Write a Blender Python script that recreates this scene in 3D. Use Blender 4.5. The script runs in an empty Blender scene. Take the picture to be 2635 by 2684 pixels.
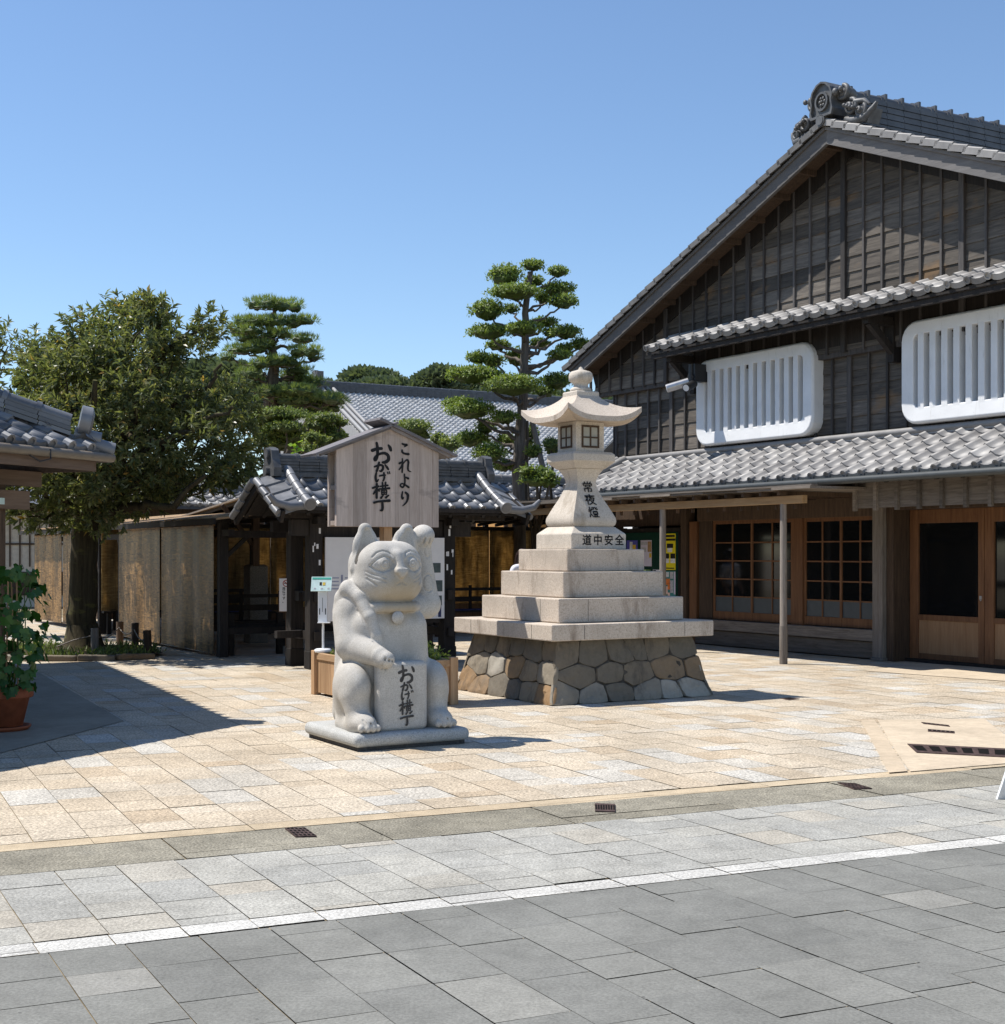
import bpy, math, random
import numpy as np
from mathutils import Vector, Matrix
R = math.radians
random.seed(7); np.random.seed(7)
S = bpy.context.scene; COL = S.collection

# ------------------------------------------------------------------ camera, sky, sun, exposure
cam = bpy.data.cameras.new('camera'); CAM = bpy.data.objects.new('camera', cam); COL.objects.link(CAM)
CAM.location = (0, 0, 1.6); CAM.rotation_euler = (R(90), 0, 0)
cam.sensor_fit = 'HORIZONTAL'; cam.sensor_width = 36; cam.lens = 50.0; cam.shift_y = 0.041
cam.clip_start = 0.1; cam.clip_end = 2000
S.camera = CAM
SUN_V = Vector((-0.57, 0.115, 1.0)).normalized()
EL = math.asin(SUN_V.z); AZ = math.atan2(SUN_V.x, SUN_V.y)
W = bpy.data.worlds.new('World'); S.world = W; W.use_nodes = True
wn = W.node_tree.nodes; wl = W.node_tree.links
sky = wn.new('ShaderNodeTexSky'); sky.sky_type = 'NISHITA'; sky.sun_disc = False
sky.sun_elevation = EL; sky.sun_rotation = AZ; sky.air_density = 1.0; sky.dust_density = 0.0; sky.ozone_density = 4.5
bg = wn['Background']; bg.inputs['Strength'].default_value = 0.126
wl.new(sky.outputs[0], bg.inputs['Color'])
sl = bpy.data.lights.new('sun', 'SUN'); sl.energy = 5.0; sl.angle = R(0.53); sl.color = (1, 0.955, 0.89)
SUN = bpy.data.objects.new('sun', sl); COL.objects.link(SUN)
SUN.rotation_euler = (-SUN_V).to_track_quat('-Z', 'Y').to_euler(); SUN.location = (-8, 0, 20)
S.view_settings.view_transform = 'Standard'; S.view_settings.look = 'None'
S.view_settings.exposure = 0.33; S.view_settings.gamma = 1.0

# ------------------------------------------------------------------ object helpers
def link(o, parent=None):
    COL.objects.link(o)
    if parent is not None: o.parent = parent
    return o
def thing(name, label, cat, loc=(0, 0, 0), rz=0.0, group=None):
    o = bpy.data.objects.new(name, None); o.empty_display_size = 0.2
    o.location = loc; o.rotation_euler = (0, 0, R(rz)); link(o)
    o['label'] = label; o['category'] = cat
    if group: o['group'] = group
    return o
def tag(o, label, cat, group=None):
    o['label'] = label; o['category'] = cat
    if group: o['group'] = group
    return o
def sub(name, parent, loc=(0, 0, 0), rot=(0, 0, 0)):
    o = bpy.data.objects.new(name, None); o.location = loc; o.rotation_euler = rot; o.empty_display_size = 0.1
    return link(o, parent)
def struct(o):
    o['kind'] = 'structure'; return o
def dup(root, loc=None, rz=None, label=None, group=None):
    r = root.copy(); COL.objects.link(r)
    if loc is not None: r.location = loc
    if rz is not None: r.rotation_euler = (0, 0, R(rz))
    if label: r['label'] = label
    if group: r['group'] = group
    for ch in list(root.children):
        c = ch.copy(); COL.objects.link(c); c.parent = r
        for g in list(ch.children):
            d = g.copy(); COL.objects.link(d); d.parent = c
    return r

class MB:
    """collects shapes, then links them as one mesh"""
    def __init__(s): s.v = []; s.f = []; s.t = []; s.sm = []; s.n = 0
    def add(s, vs, fs, tone=0.5, smooth=False):
        b = s.n; s.v.extend([tuple(p) for p in vs]); s.n += len(vs)
        for f in fs:
            s.f.append(tuple(i + b for i in f)); s.t.append(tone); s.sm.append(smooth)
    def box(s, x0, x1, y0, y1, z0, z1, tone=0.5):
        s.add([(x0,y0,z0),(x1,y0,z0),(x1,y1,z0),(x0,y1,z0),(x0,y0,z1),(x1,y0,z1),(x1,y1,z1),(x0,y1,z1)],
              [(0,3,2,1),(4,5,6,7),(0,1,5,4),(1,2,6,5),(2,3,7,6),(3,0,4,7)], tone)
    def beam(s, p0, p1, w, h, up=(0, 0, 1), tone=0.5):
        p0 = Vector(p0); p1 = Vector(p1); d = (p1 - p0).normalized(); up = Vector(up)
        sx = d.cross(up)
        if sx.length < 1e-4: sx = d.cross(Vector((1, 0, 0)))
        sx.normalize(); u = sx.cross(d).normalized()
        vs = [p + sx * (a * w / 2) + u * (b * h / 2) for p in (p0, p1) for a, b in ((-1,-1),(1,-1),(1,1),(-1,1))]
        s.add(vs, [(0,1,2,3),(7,6,5,4),(0,4,5,1),(1,5,6,2),(2,6,7,3),(3,7,4,0)], tone)
    def tube(s, pts, rads, n=8, tone=0.5, cap=True, smooth=True):
        pts = [Vector(p) for p in pts]
        if not hasattr(rads, '__len__'): rads = [rads] * len(pts)
        vs = []; ref = Vector((0.13, 0.97, 0.21))
        for i, p in enumerate(pts):
            d = (pts[min(i + 1, len(pts) - 1)] - pts[max(i - 1, 0)])
            d = d.normalized() if d.length > 1e-9 else Vector((0, 0, 1))
            a = d.cross(ref)
            if a.length < 1e-3: a = d.cross(Vector((1, 0, 0)))
            a.normalize(); b = d.cross(a)
            for k in range(n):
                t = 2 * math.pi * k / n
                vs.append(p + (a * math.cos(t) + b * math.sin(t)) * rads[i])
        fs = []
        for i in range(len(pts) - 1):
            for k in range(n):
                k2 = (k + 1) % n
                fs.append((i*n+k, i*n+k2, (i+1)*n+k2, (i+1)*n+k))
        s.add(vs, fs, tone, smooth)
        if cap:
            s.add(vs[:n], [tuple(range(n))][::-1], tone); s.add(vs[-n:], [tuple(range(n))], tone)
    def lathe(s, prof, n=24, c=(0, 0, 0), tone=0.5, smooth=True, square=False):
        vs = []; m = n
        for r, z in prof:
            if square:
                for a, b in ((-1,-1),(1,-1),(1,1),(-1,1)): vs.append((c[0] + a*r, c[1] + b*r, c[2] + z))
            else:
                for k in range(n):
                    t = 2 * math.pi * k / n; vs.append((c[0] + r*math.cos(t), c[1] + r*math.sin(t), c[2] + z))
        if square: m = 4
        fs = [(i*m+k, i*m+(k+1)%m, (i+1)*m+(k+1)%m, (i+1)*m+k) for i in range(len(prof)-1) for k in range(m)]
        s.add(vs, fs, tone, smooth and not square)
        s.add(vs[:m], [tuple(range(m))[::-1]], tone); s.add(vs[-m:], [tuple(range(m))], tone)
    def prism(s, poly, d0, d1, fn, tone=0.5):
        """poly in (a,b); fn(a,b,d)->xyz; polygon counter-clockwise seen from the d1 side"""
        n = len(poly)
        vs = [fn(a, b, d0) for a, b in poly] + [fn(a, b, d1) for a, b in poly]
        fs = [tuple(range(n))[::-1], tuple(range(n, 2*n))] + [(i, (i+1)%n, n+(i+1)%n, n+i) for i in range(n)]
        s.add(vs, fs, tone)
    def ell(s, c, r, n=12, m=8, tone=0.5):
        vs = []
        for i in range(m + 1):
            ph = -math.pi/2 + math.pi*i/m
            for k in range(n):
                t = 2*math.pi*k/n
                vs.append((c[0]+r[0]*math.cos(ph)*math.cos(t), c[1]+r[1]*math.cos(ph)*math.sin(t), c[2]+r[2]*math.sin(ph)))
        s.add(vs, [(i*n+k, i*n+(k+1)%n, (i+1)*n+(k+1)%n, (i+1)*n+k) for i in range(m) for k in range(n)], tone, True)
    def build(s, name, mat, parent=None, loc=(0,0,0), rot=(0,0,0), bevel=0.0, seg=2, weld=False):
        me = bpy.data.meshes.new(name); me.from_pydata(s.v, [], s.f)
        at = me.attributes.new('tone', 'FLOAT', 'FACE'); at.data.foreach_set('value', np.array(s.t, dtype=np.float32))
        me.polygons.foreach_set('use_smooth', np.array(s.sm, dtype=bool))
        me.materials.append(mat); me.update()
        o = bpy.data.objects.new(name, me); o.location = loc; o.rotation_euler = rot; link(o, parent)
        if bevel:
            b = o.modifiers.new('edge', 'BEVEL'); b.width = bevel; b.segments = seg; b.limit_method = 'ANGLE'; b.angle_limit = R(35)
        return o

def np_mesh(name, V, F, mat, tone=None, parent=None, smooth=False, loc=(0,0,0), rot=(0,0,0)):
    """V (n,3), F (m,k) arrays -> mesh object, quick"""
    me = bpy.data.meshes.new(name); V = np.asarray(V, dtype=np.float32); F = np.asarray(F, dtype=np.int32)
    m, k = F.shape
    me.vertices.add(len(V)); me.vertices.foreach_set('co', V.ravel())
    me.loops.add(m*k); me.loops.foreach_set('vertex_index', F.ravel())
    me.polygons.add(m); me.polygons.foreach_set('loop_start', np.arange(0, m*k, k, dtype=np.int32))
    me.polygons.foreach_set('use_smooth', np.full(m, smooth, dtype=bool))
    me.update(calc_edges=True); me.validate()
    if tone is not None:
        at = me.attributes.new('tone', 'FLOAT', 'FACE'); at.data.foreach_set('value', np.asarray(tone, dtype=np.float32))
    me.materials.append(mat)
    o = bpy.data.objects.new(name, me); o.location = loc; o.rotation_euler = rot
    return link(o, parent)

# ------------------------------------------------------------------ materials
class NT:
    def __init__(s, name):
        s.m = bpy.data.materials.new(name); s.m.use_nodes = True
        s.t = s.m.node_tree; s.p = s.t.nodes['Principled BSDF']; s.out = s.t.nodes['Material Output']
    def n(s, typ, **kw):
        nd = s.t.nodes.new('ShaderNode' + typ)
        for k, v in kw.items(): setattr(nd, k, v)
        return nd
    def l(s, a, b): s.t.links.new(a, b)
    def coord(s, scale=(1,1,1), kind='Object'):
        tc = s.n('TexCoord'); mp = s.n('Mapping'); mp.inputs['Scale'].default_value = scale
        s.l(tc.outputs[kind], mp.inputs['Vector']); return mp.outputs[0]
    def noise(s, vec, scale, detail=4, rough=0.55, dist=0.0):
        nd = s.n('TexNoise'); nd.inputs['Scale'].default_value = scale; nd.inputs['Detail'].default_value = detail
        nd.inputs['Roughness'].default_value = rough; nd.inputs['Distortion'].default_value = dist
        if vec is not None: s.l(vec, nd.inputs['Vector'])
        return nd.outputs['Fac']
    def ramp(s, fac, stops, interp='LINEAR'):
        nd = s.n('ValToRGB'); cr = nd.color_ramp; cr.interpolation = interp
        while len(cr.elements) < len(stops): cr.elements.new(0.5)
        for e, (p, c) in zip(cr.elements, stops):
            e.position = p; e.color = (c[0], c[1], c[2], 1) if hasattr(c, '__len__') else (c, c, c, 1)
        s.l(fac, nd.inputs[0]); return nd.outputs[0]
    def mix(s, a, b, fac, mode='MIX'):
        nd = s.n('MixRGB', blend_type=mode)
        for i, x in ((0, fac), (1, a), (2, b)):
            if hasattr(x, 'node'): s.l(x, nd.inputs[i])
            elif i == 0: nd.inputs[0].default_value = x
            else: nd.inputs[i].default_value = (*x, 1)
        return nd.outputs[0]
    def math(s, op, a, b=0.0):
        nd = s.n('Math', operation=op)
        for i, x in ((0, a), (1, b)):
            if hasattr(x, 'node'): s.l(x, nd.inputs[i])
            else: nd.inputs[i].default_value = x
        return nd.outputs[0]
    def tone(s):
        nd = s.n('Attribute', attribute_name='tone'); return nd.outputs['Fac']
    def bump(s, h, strength=0.3, dist=0.02):
        b = s.n('Bump'); b.inputs['Strength'].default_value = strength; b.inputs['Distance'].default_value = dist
        s.l(h, b.inputs['Height']); s.l(b.outputs[0], s.p.inputs['Normal'])
    def done(s, color=None, rough=0.7, spec=0.4, metal=0.0):
        if color is not None:
            if hasattr(color, 'node'): s.l(color, s.p.inputs['Base Color'])
            else: s.p.inputs['Base Color'].default_value = (*color, 1)
        if hasattr(rough, 'node'): s.l(rough, s.p.inputs['Roughness'])
        else: s.p.inputs['Roughness'].default_value = rough
        s.p.inputs['Specular IOR Level'].default_value = spec; s.p.inputs['Metallic'].default_value = metal
        return s.m

def m_flat(name, c, rough=0.6, spec=0.4, metal=0.0, var=0.12, scale=8):
    k = NT(name); v = k.coord()
    f = k.noise(v, scale, 5)
    col = k.ramp(f, [(0.3, tuple(x*(1-var) for x in c)), (0.7, tuple(min(1, x*(1+var)) for x in c))])
    return k.done(col, rough, spec, metal)
def m_stone(name, base, dark, light, fine=90, coarse=3.0, bump=0.25, rough=0.85, stain=None, usetone=None):
    k = NT(name); v = k.coord()
    sp = k.noise(v, fine, 2, 0.6); big = k.noise(v, coarse, 6, 0.65)
    col = k.mix(base, light, k.ramp(sp, [(0.5, 0.0), (0.66, 0.75)]))
    col = k.mix(col, dark, k.ramp(sp, [(0.33, 0.8), (0.45, 0.0)]))
    if usetone: col = k.mix(col, k.ramp(k.tone(), usetone), 0.85)
    col = k.mix(col, tuple(0.72*x for x in base), k.ramp(big, [(0.45, 0.0), (0.72, 0.6)]))
    if stain:
        sn = k.noise(k.coord((1, 1, 0.28)), stain[1]*1.3, 6, 0.72)
        col = k.mix(col, stain[0], k.ramp(sn, [(0.54, 0.0), (0.7, stain[2])]))
    h = k.math('ADD', sp, k.math('MULTIPLY', big, 0.8))
    k.bump(h, bump, 0.006)
    return k.done(col, rough, 0.3)
def m_wood(name, c0, c1, axis=2, rough=0.8, grain=14, spec=0.25, tonemix=0.5, bump=0.35, patch=None):
    k = NT(name); sc = [grain]*3; sc[axis] = grain*0.07; v = k.coord(tuple(sc))
    tn = k.tone(); add = k.n('VectorMath', operation='ADD'); k.l(v, add.inputs[0])
    cx = k.n('CombineXYZ'); m7 = k.math('MULTIPLY', tn, 37.0)
    for i in range(3): k.l(m7, cx.inputs[i])
    k.l(cx.outputs[0], add.inputs[1])
    g = k.noise(add.outputs[0], 2.2, 6, 0.62, 0.6); fine = k.noise(add.outputs[0], 9.0, 3, 0.7)
    f = k.math('ADD', k.math('MULTIPLY', g, 0.7), k.math('MULTIPLY', fine, 0.3))
    col = k.ramp(f, [(0.33, c0), (0.67, c1)])
    t2 = k.ramp(tn, [(0.0, 1 - tonemix), (1.0, 1 + tonemix*0.5)])
    col = k.mix(col, t2, 1.0, 'MULTIPLY')
    if patch:
        pn = k.noise(k.coord((1.1, 1.1, 2.5)), patch[1], 4, 0.6)
        col = k.mix(col, patch[0], k.ramp(pn, [(patch[2], 0.0), (patch[2]+0.1, patch[3])]))
    k.bump(f, bump, 0.01)
    return k.done(col, rough, spec)
def m_leaf(name, stops, rough=0.45, trans=0.3, spec=0.4):
    k = NT(name); col = k.ramp(k.tone(), stops); k.done(col, rough, spec)
    tr = k.n('BsdfTranslucent'); k.l(k.mix(col, (1.2, 1.25, 0.6), 1.0, 'MULTIPLY'), tr.inputs['Color'])
    mx = k.n('MixShader'); mx.inputs[0].default_value = trans
    k.l(k.p.outputs[0], mx.inputs[1]); k.l(tr.outputs[0], mx.inputs[2]); k.l(mx.outputs[0], k.out.inputs['Surface'])
    return k.m
def m_paver(name, stops, speck, bump=0.5, fine=70, rough=0.85, spec=0.18, dirt=0.35):
    k = NT(name); v = k.coord()
    col = k.ramp(k.tone(), stops)
    sp = k.noise(v, fine, 3, 0.7); big = k.noise(v, 1.3, 6, 0.65); mid = k.noise(v, 9, 4, 0.6)
    col = k.mix(col, k.ramp(sp, [(0.36, 1 - speck), (0.5, 1.0), (0.64, 1 + speck)]), 1.0, 'MULTIPLY')
    col = k.mix(col, k.ramp(big, [(0.35, 1 - dirt*0.6), (0.65, 1 + dirt*0.25)]), 1.0, 'MULTIPLY')
    col = k.mix(col, k.ramp(mid, [(0.3, 1 - dirt*0.4), (0.7, 1 + dirt*0.2)]), 1.0, 'MULTIPLY')
    sp2 = k.noise(v, 2.6, 3, 0.5); blot = k.noise(v, 17, 2, 0.5)
    col = k.mix(col, tuple(0.10 for _ in range(3)), k.math('MULTIPLY', k.ramp(sp2, [(0.60, 0.0), (0.72, 0.22)]), dirt*2.0))
    col = k.mix(col, (.05,.05,.048), k.ramp(blot, [(0.735, 0.0), (0.765, 0.4)]))
    k.bump(k.math('ADD', sp, k.math('MULTIPLY', mid, 0.5)), bump, 0.006)
    return k.done(col, rough, spec)

M = {}
M['plaza'] = m_paver('plaza granite', [(0.0, (.455,.36,.25)), (0.3, (.50,.415,.305)), (0.55, (.54,.46,.35)), (0.8, (.53,.462,.365)), (0.9, (.50,.46,.39)), (1.0, (.55,.52,.46))], 0.42, 1.0, 52)
M['road'] = m_paver('dark granite', [(0.0, (.198,.196,.177)), (0.6, (.222,.219,.196)), (0.85, (.245,.24,.214)), (1.0, (.295,.283,.25))], 0.16, 0.4, 70, 0.85, 0.18, 0.3)
M['verge'] = m_paver('light granite', [(0.0, (.36,.352,.318)), (0.5, (.385,.373,.332)), (0.85, (.405,.39,.342)), (1.0, (.43,.39,.32))], 0.32, 0.8, 70)
M['white_band'] = m_paver('white granite', [(0.0, (.49,.475,.435)), (1.0, (.58,.563,.515))], 0.32, 0.8, 70, dirt=0.3)
M['curb'] = m_paver('washed aggregate', [(0.0, (.255,.232,.178)), (1.0, (.30,.275,.215))], 0.5, 0.9, 75, dirt=0.5)
M['edge'] = m_paver('tan edging', [(0.0, (.50,.40,.27)), (1.0, (.55,.45,.31))], 0.2, 0.6, 95)
M['concrete'] = m_paver('tan concrete', [(0.0, (.52,.42,.30)), (1.0, (.60,.50,.37))], 0.05, 0.15, 60, dirt=0.3)
M['pad'] = m_paver('grey concrete', [(0.0, (.29,.26,.205)), (1.0, (.34,.31,.25))], 0.05, 0.15, 60, dirt=0.3)
M['joint'] = m_flat('joint', (.245,.20,.13), 0.95, 0.1, var=0.5, scale=1.6)
M['far'] = m_flat('far ground', (.38,.33,.26), 0.95, 0.1, var=0.2, scale=0.6)
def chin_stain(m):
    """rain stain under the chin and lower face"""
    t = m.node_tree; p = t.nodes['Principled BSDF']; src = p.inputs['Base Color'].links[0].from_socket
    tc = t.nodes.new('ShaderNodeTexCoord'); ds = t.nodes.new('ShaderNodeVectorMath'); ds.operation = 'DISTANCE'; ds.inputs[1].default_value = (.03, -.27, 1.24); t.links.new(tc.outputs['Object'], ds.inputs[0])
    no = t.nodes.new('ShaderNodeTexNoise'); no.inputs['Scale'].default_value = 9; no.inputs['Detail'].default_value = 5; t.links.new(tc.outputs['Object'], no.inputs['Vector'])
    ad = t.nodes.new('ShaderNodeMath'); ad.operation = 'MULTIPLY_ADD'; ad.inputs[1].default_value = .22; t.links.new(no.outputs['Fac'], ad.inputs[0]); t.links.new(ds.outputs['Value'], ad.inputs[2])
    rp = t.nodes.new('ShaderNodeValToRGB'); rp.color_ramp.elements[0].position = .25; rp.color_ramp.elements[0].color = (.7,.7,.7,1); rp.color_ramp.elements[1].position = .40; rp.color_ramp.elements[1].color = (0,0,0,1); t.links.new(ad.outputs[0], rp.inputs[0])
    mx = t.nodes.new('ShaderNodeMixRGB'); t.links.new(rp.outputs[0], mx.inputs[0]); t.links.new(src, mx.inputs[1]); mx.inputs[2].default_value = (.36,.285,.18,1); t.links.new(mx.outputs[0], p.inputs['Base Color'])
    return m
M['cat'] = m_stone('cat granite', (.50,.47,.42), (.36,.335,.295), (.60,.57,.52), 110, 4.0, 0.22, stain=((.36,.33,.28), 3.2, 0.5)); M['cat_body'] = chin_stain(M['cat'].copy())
M['plinth'] = m_stone('plinth granite', (.42,.42,.40), (.22,.22,.21), (.56,.56,.54), 110, 4.0, 0.3)
M['lantern'] = m_stone('lantern granite', (.53,.45,.365), (.36,.295,.23), (.62,.55,.47), 75, 2.6, 0.4, stain=((.24,.185,.14), 2.2, 0.95))
M['lantern_pale'] = m_stone('pale lantern granite', (.57,.505,.42), (.38,.325,.26), (.66,.605,.53), 85, 2.6, 0.35, stain=((.30,.245,.18), 2.6, 0.8))
M['rock'] = m_stone('rubble stone', (.20,.17,.13), (.09,.078,.06), (.31,.275,.22), 22, 3.0, 1.0, stain=((.05,.045,.04), 3.0, 0.7),
                    usetone=[(0.0, (.12,.11,.09)), (0.3, (.19,.155,.11)), (0.5, (.29,.17,.075)), (0.7, (.28,.21,.125)), (0.88, (.26,.235,.19)), (1.0, (.42,.39,.33))])
M['mortar'] = m_flat('mortar', (.07,.062,.052), 0.95, 0.1, var=0.4, scale=12)
def m_tile():
    k = NT('ibushi tile'); v = k.coord(); col = k.ramp(k.tone(), [(0.0, (.10,.103,.11)), (0.6, (.155,.158,.166)), (1.0, (.225,.228,.235))])
    n = k.noise(v, 6, 5, 0.65); col = k.mix(col, k.ramp(n, [(0.3, 0.8), (0.7, 1.15)]), 1.0, 'MULTIPLY')
    return k.done(col, k.ramp(n, [(0.3, 0.34), (0.7, 0.52)]), 0.6, 0.1)
M['tile'] = m_tile()
def m_tile2():
    k = NT('weathered tile'); v = k.coord(); col = k.ramp(k.tone(), [(0.0, (.19,.18,.172)), (0.6, (.265,.253,.24)), (1.0, (.35,.335,.315))])
    n = k.noise(v, 5, 5, 0.65); col = k.mix(col, k.ramp(n, [(0.3, 0.82), (0.7, 1.12)]), 1.0, 'MULTIPLY')
    return k.done(col, 0.55, 0.5, 0.05)
M['tile_pale'] = m_tile2()
M['ridge'] = m_flat('ridge tile', (.085,.09,.10), 0.5, 0.5, 0.1, var=0.25, scale=5)
M['oni'] = m_flat('ornament tile', (.10,.10,.10), 0.5, 0.4, 0.05, var=0.35, scale=9)
M['siding'] = m_wood('charred siding', (.060,.052,.046), (.185,.16,.132), 0, 0.8, 10, 0.2, 0.55, patch=((.24,.145,.07), 0.9, 0.585, 0.55))
M['batten'] = m_wood('batten wood', (.055,.050,.048), (.125,.113,.105), 2, 0.8, 12)
M['barge'] = m_wood('bargeboard wood', (.125,.118,.115), (.19,.18,.175), 0, 0.75, 6, 0.3)
M['dark_wood'] = m_wood('black stained wood', (.013,.011,.010), (.045,.036,.030), 2, 0.75, 14, 0.3)
M['brown_wood'] = m_wood('brown wood', (.05,.032,.022), (.13,.085,.055), 2, 0.75, 14, 0.3)
M['red_wood'] = m_wood('red brown wood', (.105,.044,.019), (.23,.11,.049), 2, 0.6, 10, 0.35)
M['panel_wood'] = m_wood('door panel wood', (.24,.13,.064), (.35,.21,.112), 2, 0.6, 8, 0.3, 0.3)
M['grey_wood'] = m_wood('weathered grey wood', (.16,.135,.115), (.34,.30,.26), 2, 0.85, 14)
M['grey_wood_x'] = m_wood('weathered grey beam', (.12,.10,.085), (.28,.24,.20), 0, 0.85, 14)
M['beam_wood'] = m_wood('honey beam wood', (.30,.185,.09), (.46,.31,.17), 0, 0.7, 10)
M['sign_wood'] = m_wood('weathered sign wood', (.33,.265,.225), (.52,.44,.385), 2, 0.85, 10, 0.2, 0.3, 0.3, patch=((.12,.11,.11), 2.2, 0.60, 0.4))
M['sign_side'] = m_wood('sign edge wood', (.30,.23,.19), (.48,.40,.34), 2, 0.85, 10)
M['planter_wood'] = m_wood('planter wood', (.30,.17,.085), (.50,.33,.19), 2, 0.75, 10, 0.25, 0.35)
M['planter_rail'] = m_wood('planter rail wood', (.30,.175,.09), (.50,.34,.20), 1, 0.75, 10, 0.25, 0.35)
def m_plaster():
    k = NT('white plaster'); f = k.noise(k.coord(), 3, 5); col = k.ramp(f, [(0.3, (.72,.72,.715)), (0.7, (.80,.80,.79))])
    st = k.noise(k.coord((6, 6, 0.7)), 2.4, 6, 0.72); col = k.mix(col, (.42,.40,.36), k.ramp(st, [(0.58, 0.0), (0.74, 0.5)]))
    sp = k.noise(k.coord(), 40, 2); col = k.mix(col, (.35,.33,.30), k.ramp(sp, [(0.70, 0.0), (0.76, 0.45)])); k.bump(k.noise(k.coord(), 22, 4), 0.12, 0.01)
    return k.done(col, 0.8, 0.25)
M['plaster'] = m_plaster()
M['ochre'] = m_flat('ochre plaster', (.55,.30,.11), 0.85, 0.2, var=0.1, scale=3)
M['glass'] = m_flat('dark window glass', (.006,.007,.008), 0.06, 0.5, var=0.1)
M['film'] = m_flat('frosted glass', (.06,.075,.085), 0.35, 0.5, var=0.1)
M['dark'] = m_flat('dark interior', (.008,.007,.006), 0.9, 0.1)
M['ink'] = m_flat('black ink', (.012,.012,.013), 0.7, 0.3)
M['carve'] = m_flat('dark carving', (.075,.07,.066), 0.9, 0.1, var=0.3, scale=40)
M['gutter'] = m_flat('dark gutter', (.05,.055,.055), 0.5, 0.4)
M['gutter_brown'] = m_flat('bronze gutter', (.17,.14,.105), 0.45, 0.5)
M['metal'] = m_flat('steel', (.45,.45,.46), 0.3, 0.5, 0.7)
M['black_metal'] = m_flat('black metal', (.02,.02,.022), 0.45, 0.5)
M['rust'] = m_flat('rusty iron', (.075,.048,.042), 0.75, 0.3, 0.2, var=0.5, scale=30)
M['white'] = m_flat('white enamel', (.78,.79,.80), 0.4, 0.4, var=0.03)
M['paper'] = m_flat('paper', (.74,.73,.72), 0.7, 0.3, var=0.03)
M['terracotta'] = m_flat('terracotta', (.27,.085,.042), 0.8, 0.2, var=0.25, scale=10)
M['soil'] = m_flat('soil', (.06,.045,.03), 0.95, 0.1, var=0.5, scale=20)
M['bark'] = m_wood('bark', (.05,.04,.03), (.20,.165,.125), 2, 0.95, 9, 0.1, 0.2, 1.0)
M['bark_pale'] = m_wood('pale bark', (.14,.12,.10), (.34,.30,.26), 2, 0.9, 9, 0.1, 0.2, 0.6)
M['moss_bark'] = m_wood('mossy bark', (.035,.028,.02), (.12,.10,.06), 2, 0.95, 8, 0.1, 0.2, 1.0, patch=((.14,.135,.05), 3.0, 0.56, 0.7))
def m_bamboo(name, c0, c1, gap, rough=0.5, coat=0.0):
    k = NT(name); tc = k.coord()
    sep = k.n('SeparateXYZ'); k.l(tc, sep.inputs[0])
    z = k.math('FRACT', k.math('MULTIPLY', sep.outputs[2], 46.0))
    row = k.math('FLOOR', k.math('MULTIPLY', sep.outputs[2], 46.0))
    cx = k.n('CombineXYZ'); k.l(k.math('MULTIPLY', sep.outputs[0], 3.0), cx.inputs[0]); k.l(k.math('MULTIPLY', row, 3.71), cx.inputs[1])
    n = k.noise(cx.outputs[0], 1.6, 4, 0.7)
    col = k.ramp(n, [(0.3, c0), (0.68, c1)])
    big = k.noise(k.coord((1, 1, 0.22)), 3.6, 5, 0.65); col = k.mix(col, k.ramp(big, [(0.36, 0.38), (0.62, 1.2)]), 1.0, 'MULTIPLY')
    col = k.mix(col, gap, k.ramp(z, [(0.0, 0.85), (0.16, 0.0), (0.86, 0.0), (1.0, 0.85)]))
    xx = k.math('FRACT', k.math('MULTIPLY', sep.outputs[0], 6.5))
    col = k.mix(col, gap, k.ramp(xx, [(0.0, 0.7), (0.05, 0.0)]))
    k.bump(k.math('SINE', k.math('MULTIPLY', z, math.pi)), 0.25, 0.004)
    k.done(col, rough, 0.15)
    k.p.inputs['Coat Weight'].default_value = coat; k.p.inputs['Coat Roughness'].default_value = 0.22
    tr = k.n('BsdfTranslucent'); k.l(k.mix(col, (1.2, 1.15, 1.0), 1.0, 'MULTIPLY'), tr.inputs['Color']); mx = k.n('MixShader'); mx.inputs[0].default_value = .6 if coat == 0 else .2
    k.l(k.p.outputs[0], mx.inputs[1]); k.l(tr.outputs[0], mx.inputs[2]); k.l(mx.outputs[0], k.out.inputs['Surface'])
    return k.m
M['bamboo'] = m_bamboo('bamboo blind', (.26,.18,.09), (.52,.40,.22), (.085,.055,.028))
M['bamboo_film'] = m_bamboo('bamboo blind behind clear sheet', (.035,.020,.010), (.52,.30,.115), (.018,.011,.006), 0.6, 0.3)
M['leaf_tree'] = m_leaf('evergreen leaves', [(0.0, (.065,.08,.034)), (0.45, (.165,.19,.08)), (0.75, (.27,.275,.125)), (0.93, (.31,.27,.11)), (1.0, (.48,.29,.08))], 0.36, 0.42, 0.6)
M['leaf_pad'] = m_leaf('podocarpus leaves', [(0.0, (.05,.08,.02)), (0.5, (.175,.24,.05)), (1.0, (.34,.40,.09))], 0.5, 0.35)
M['leaf_pine'] = m_leaf('pine needles', [(0.0, (.06,.095,.036)), (0.5, (.19,.255,.075)), (1.0, (.35,.40,.13))], 0.5, 0.35)
M['leaf_shrub'] = m_leaf('shrub leaves', [(0.0, (.06,.09,.025)), (0.5, (.17,.225,.055)), (1.0, (.32,.34,.09))], 0.5, 0.35)
M['leaf_big'] = m_leaf('broad leaves', [(0.0, (.025,.075,.018)), (0.6, (.055,.15,.028)), (1.0, (.12,.22,.05))], 0.4, 0.35)
M['leaf_bright'] = m_leaf('young leaves', [(0.0, (.16,.30,.04)), (1.0, (.36,.50,.07))], 0.45, 0.4)
M['grass'] = m_leaf('grass', [(0.0, (.08,.12,.03)), (1.0, (.22,.27,.08))], 0.6, 0.35)
M['hill'] = m_leaf('hill trees', [(0.0, (.085,.115,.075)), (1.0, (.19,.23,.12))], 0.7, 0.2)
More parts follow.
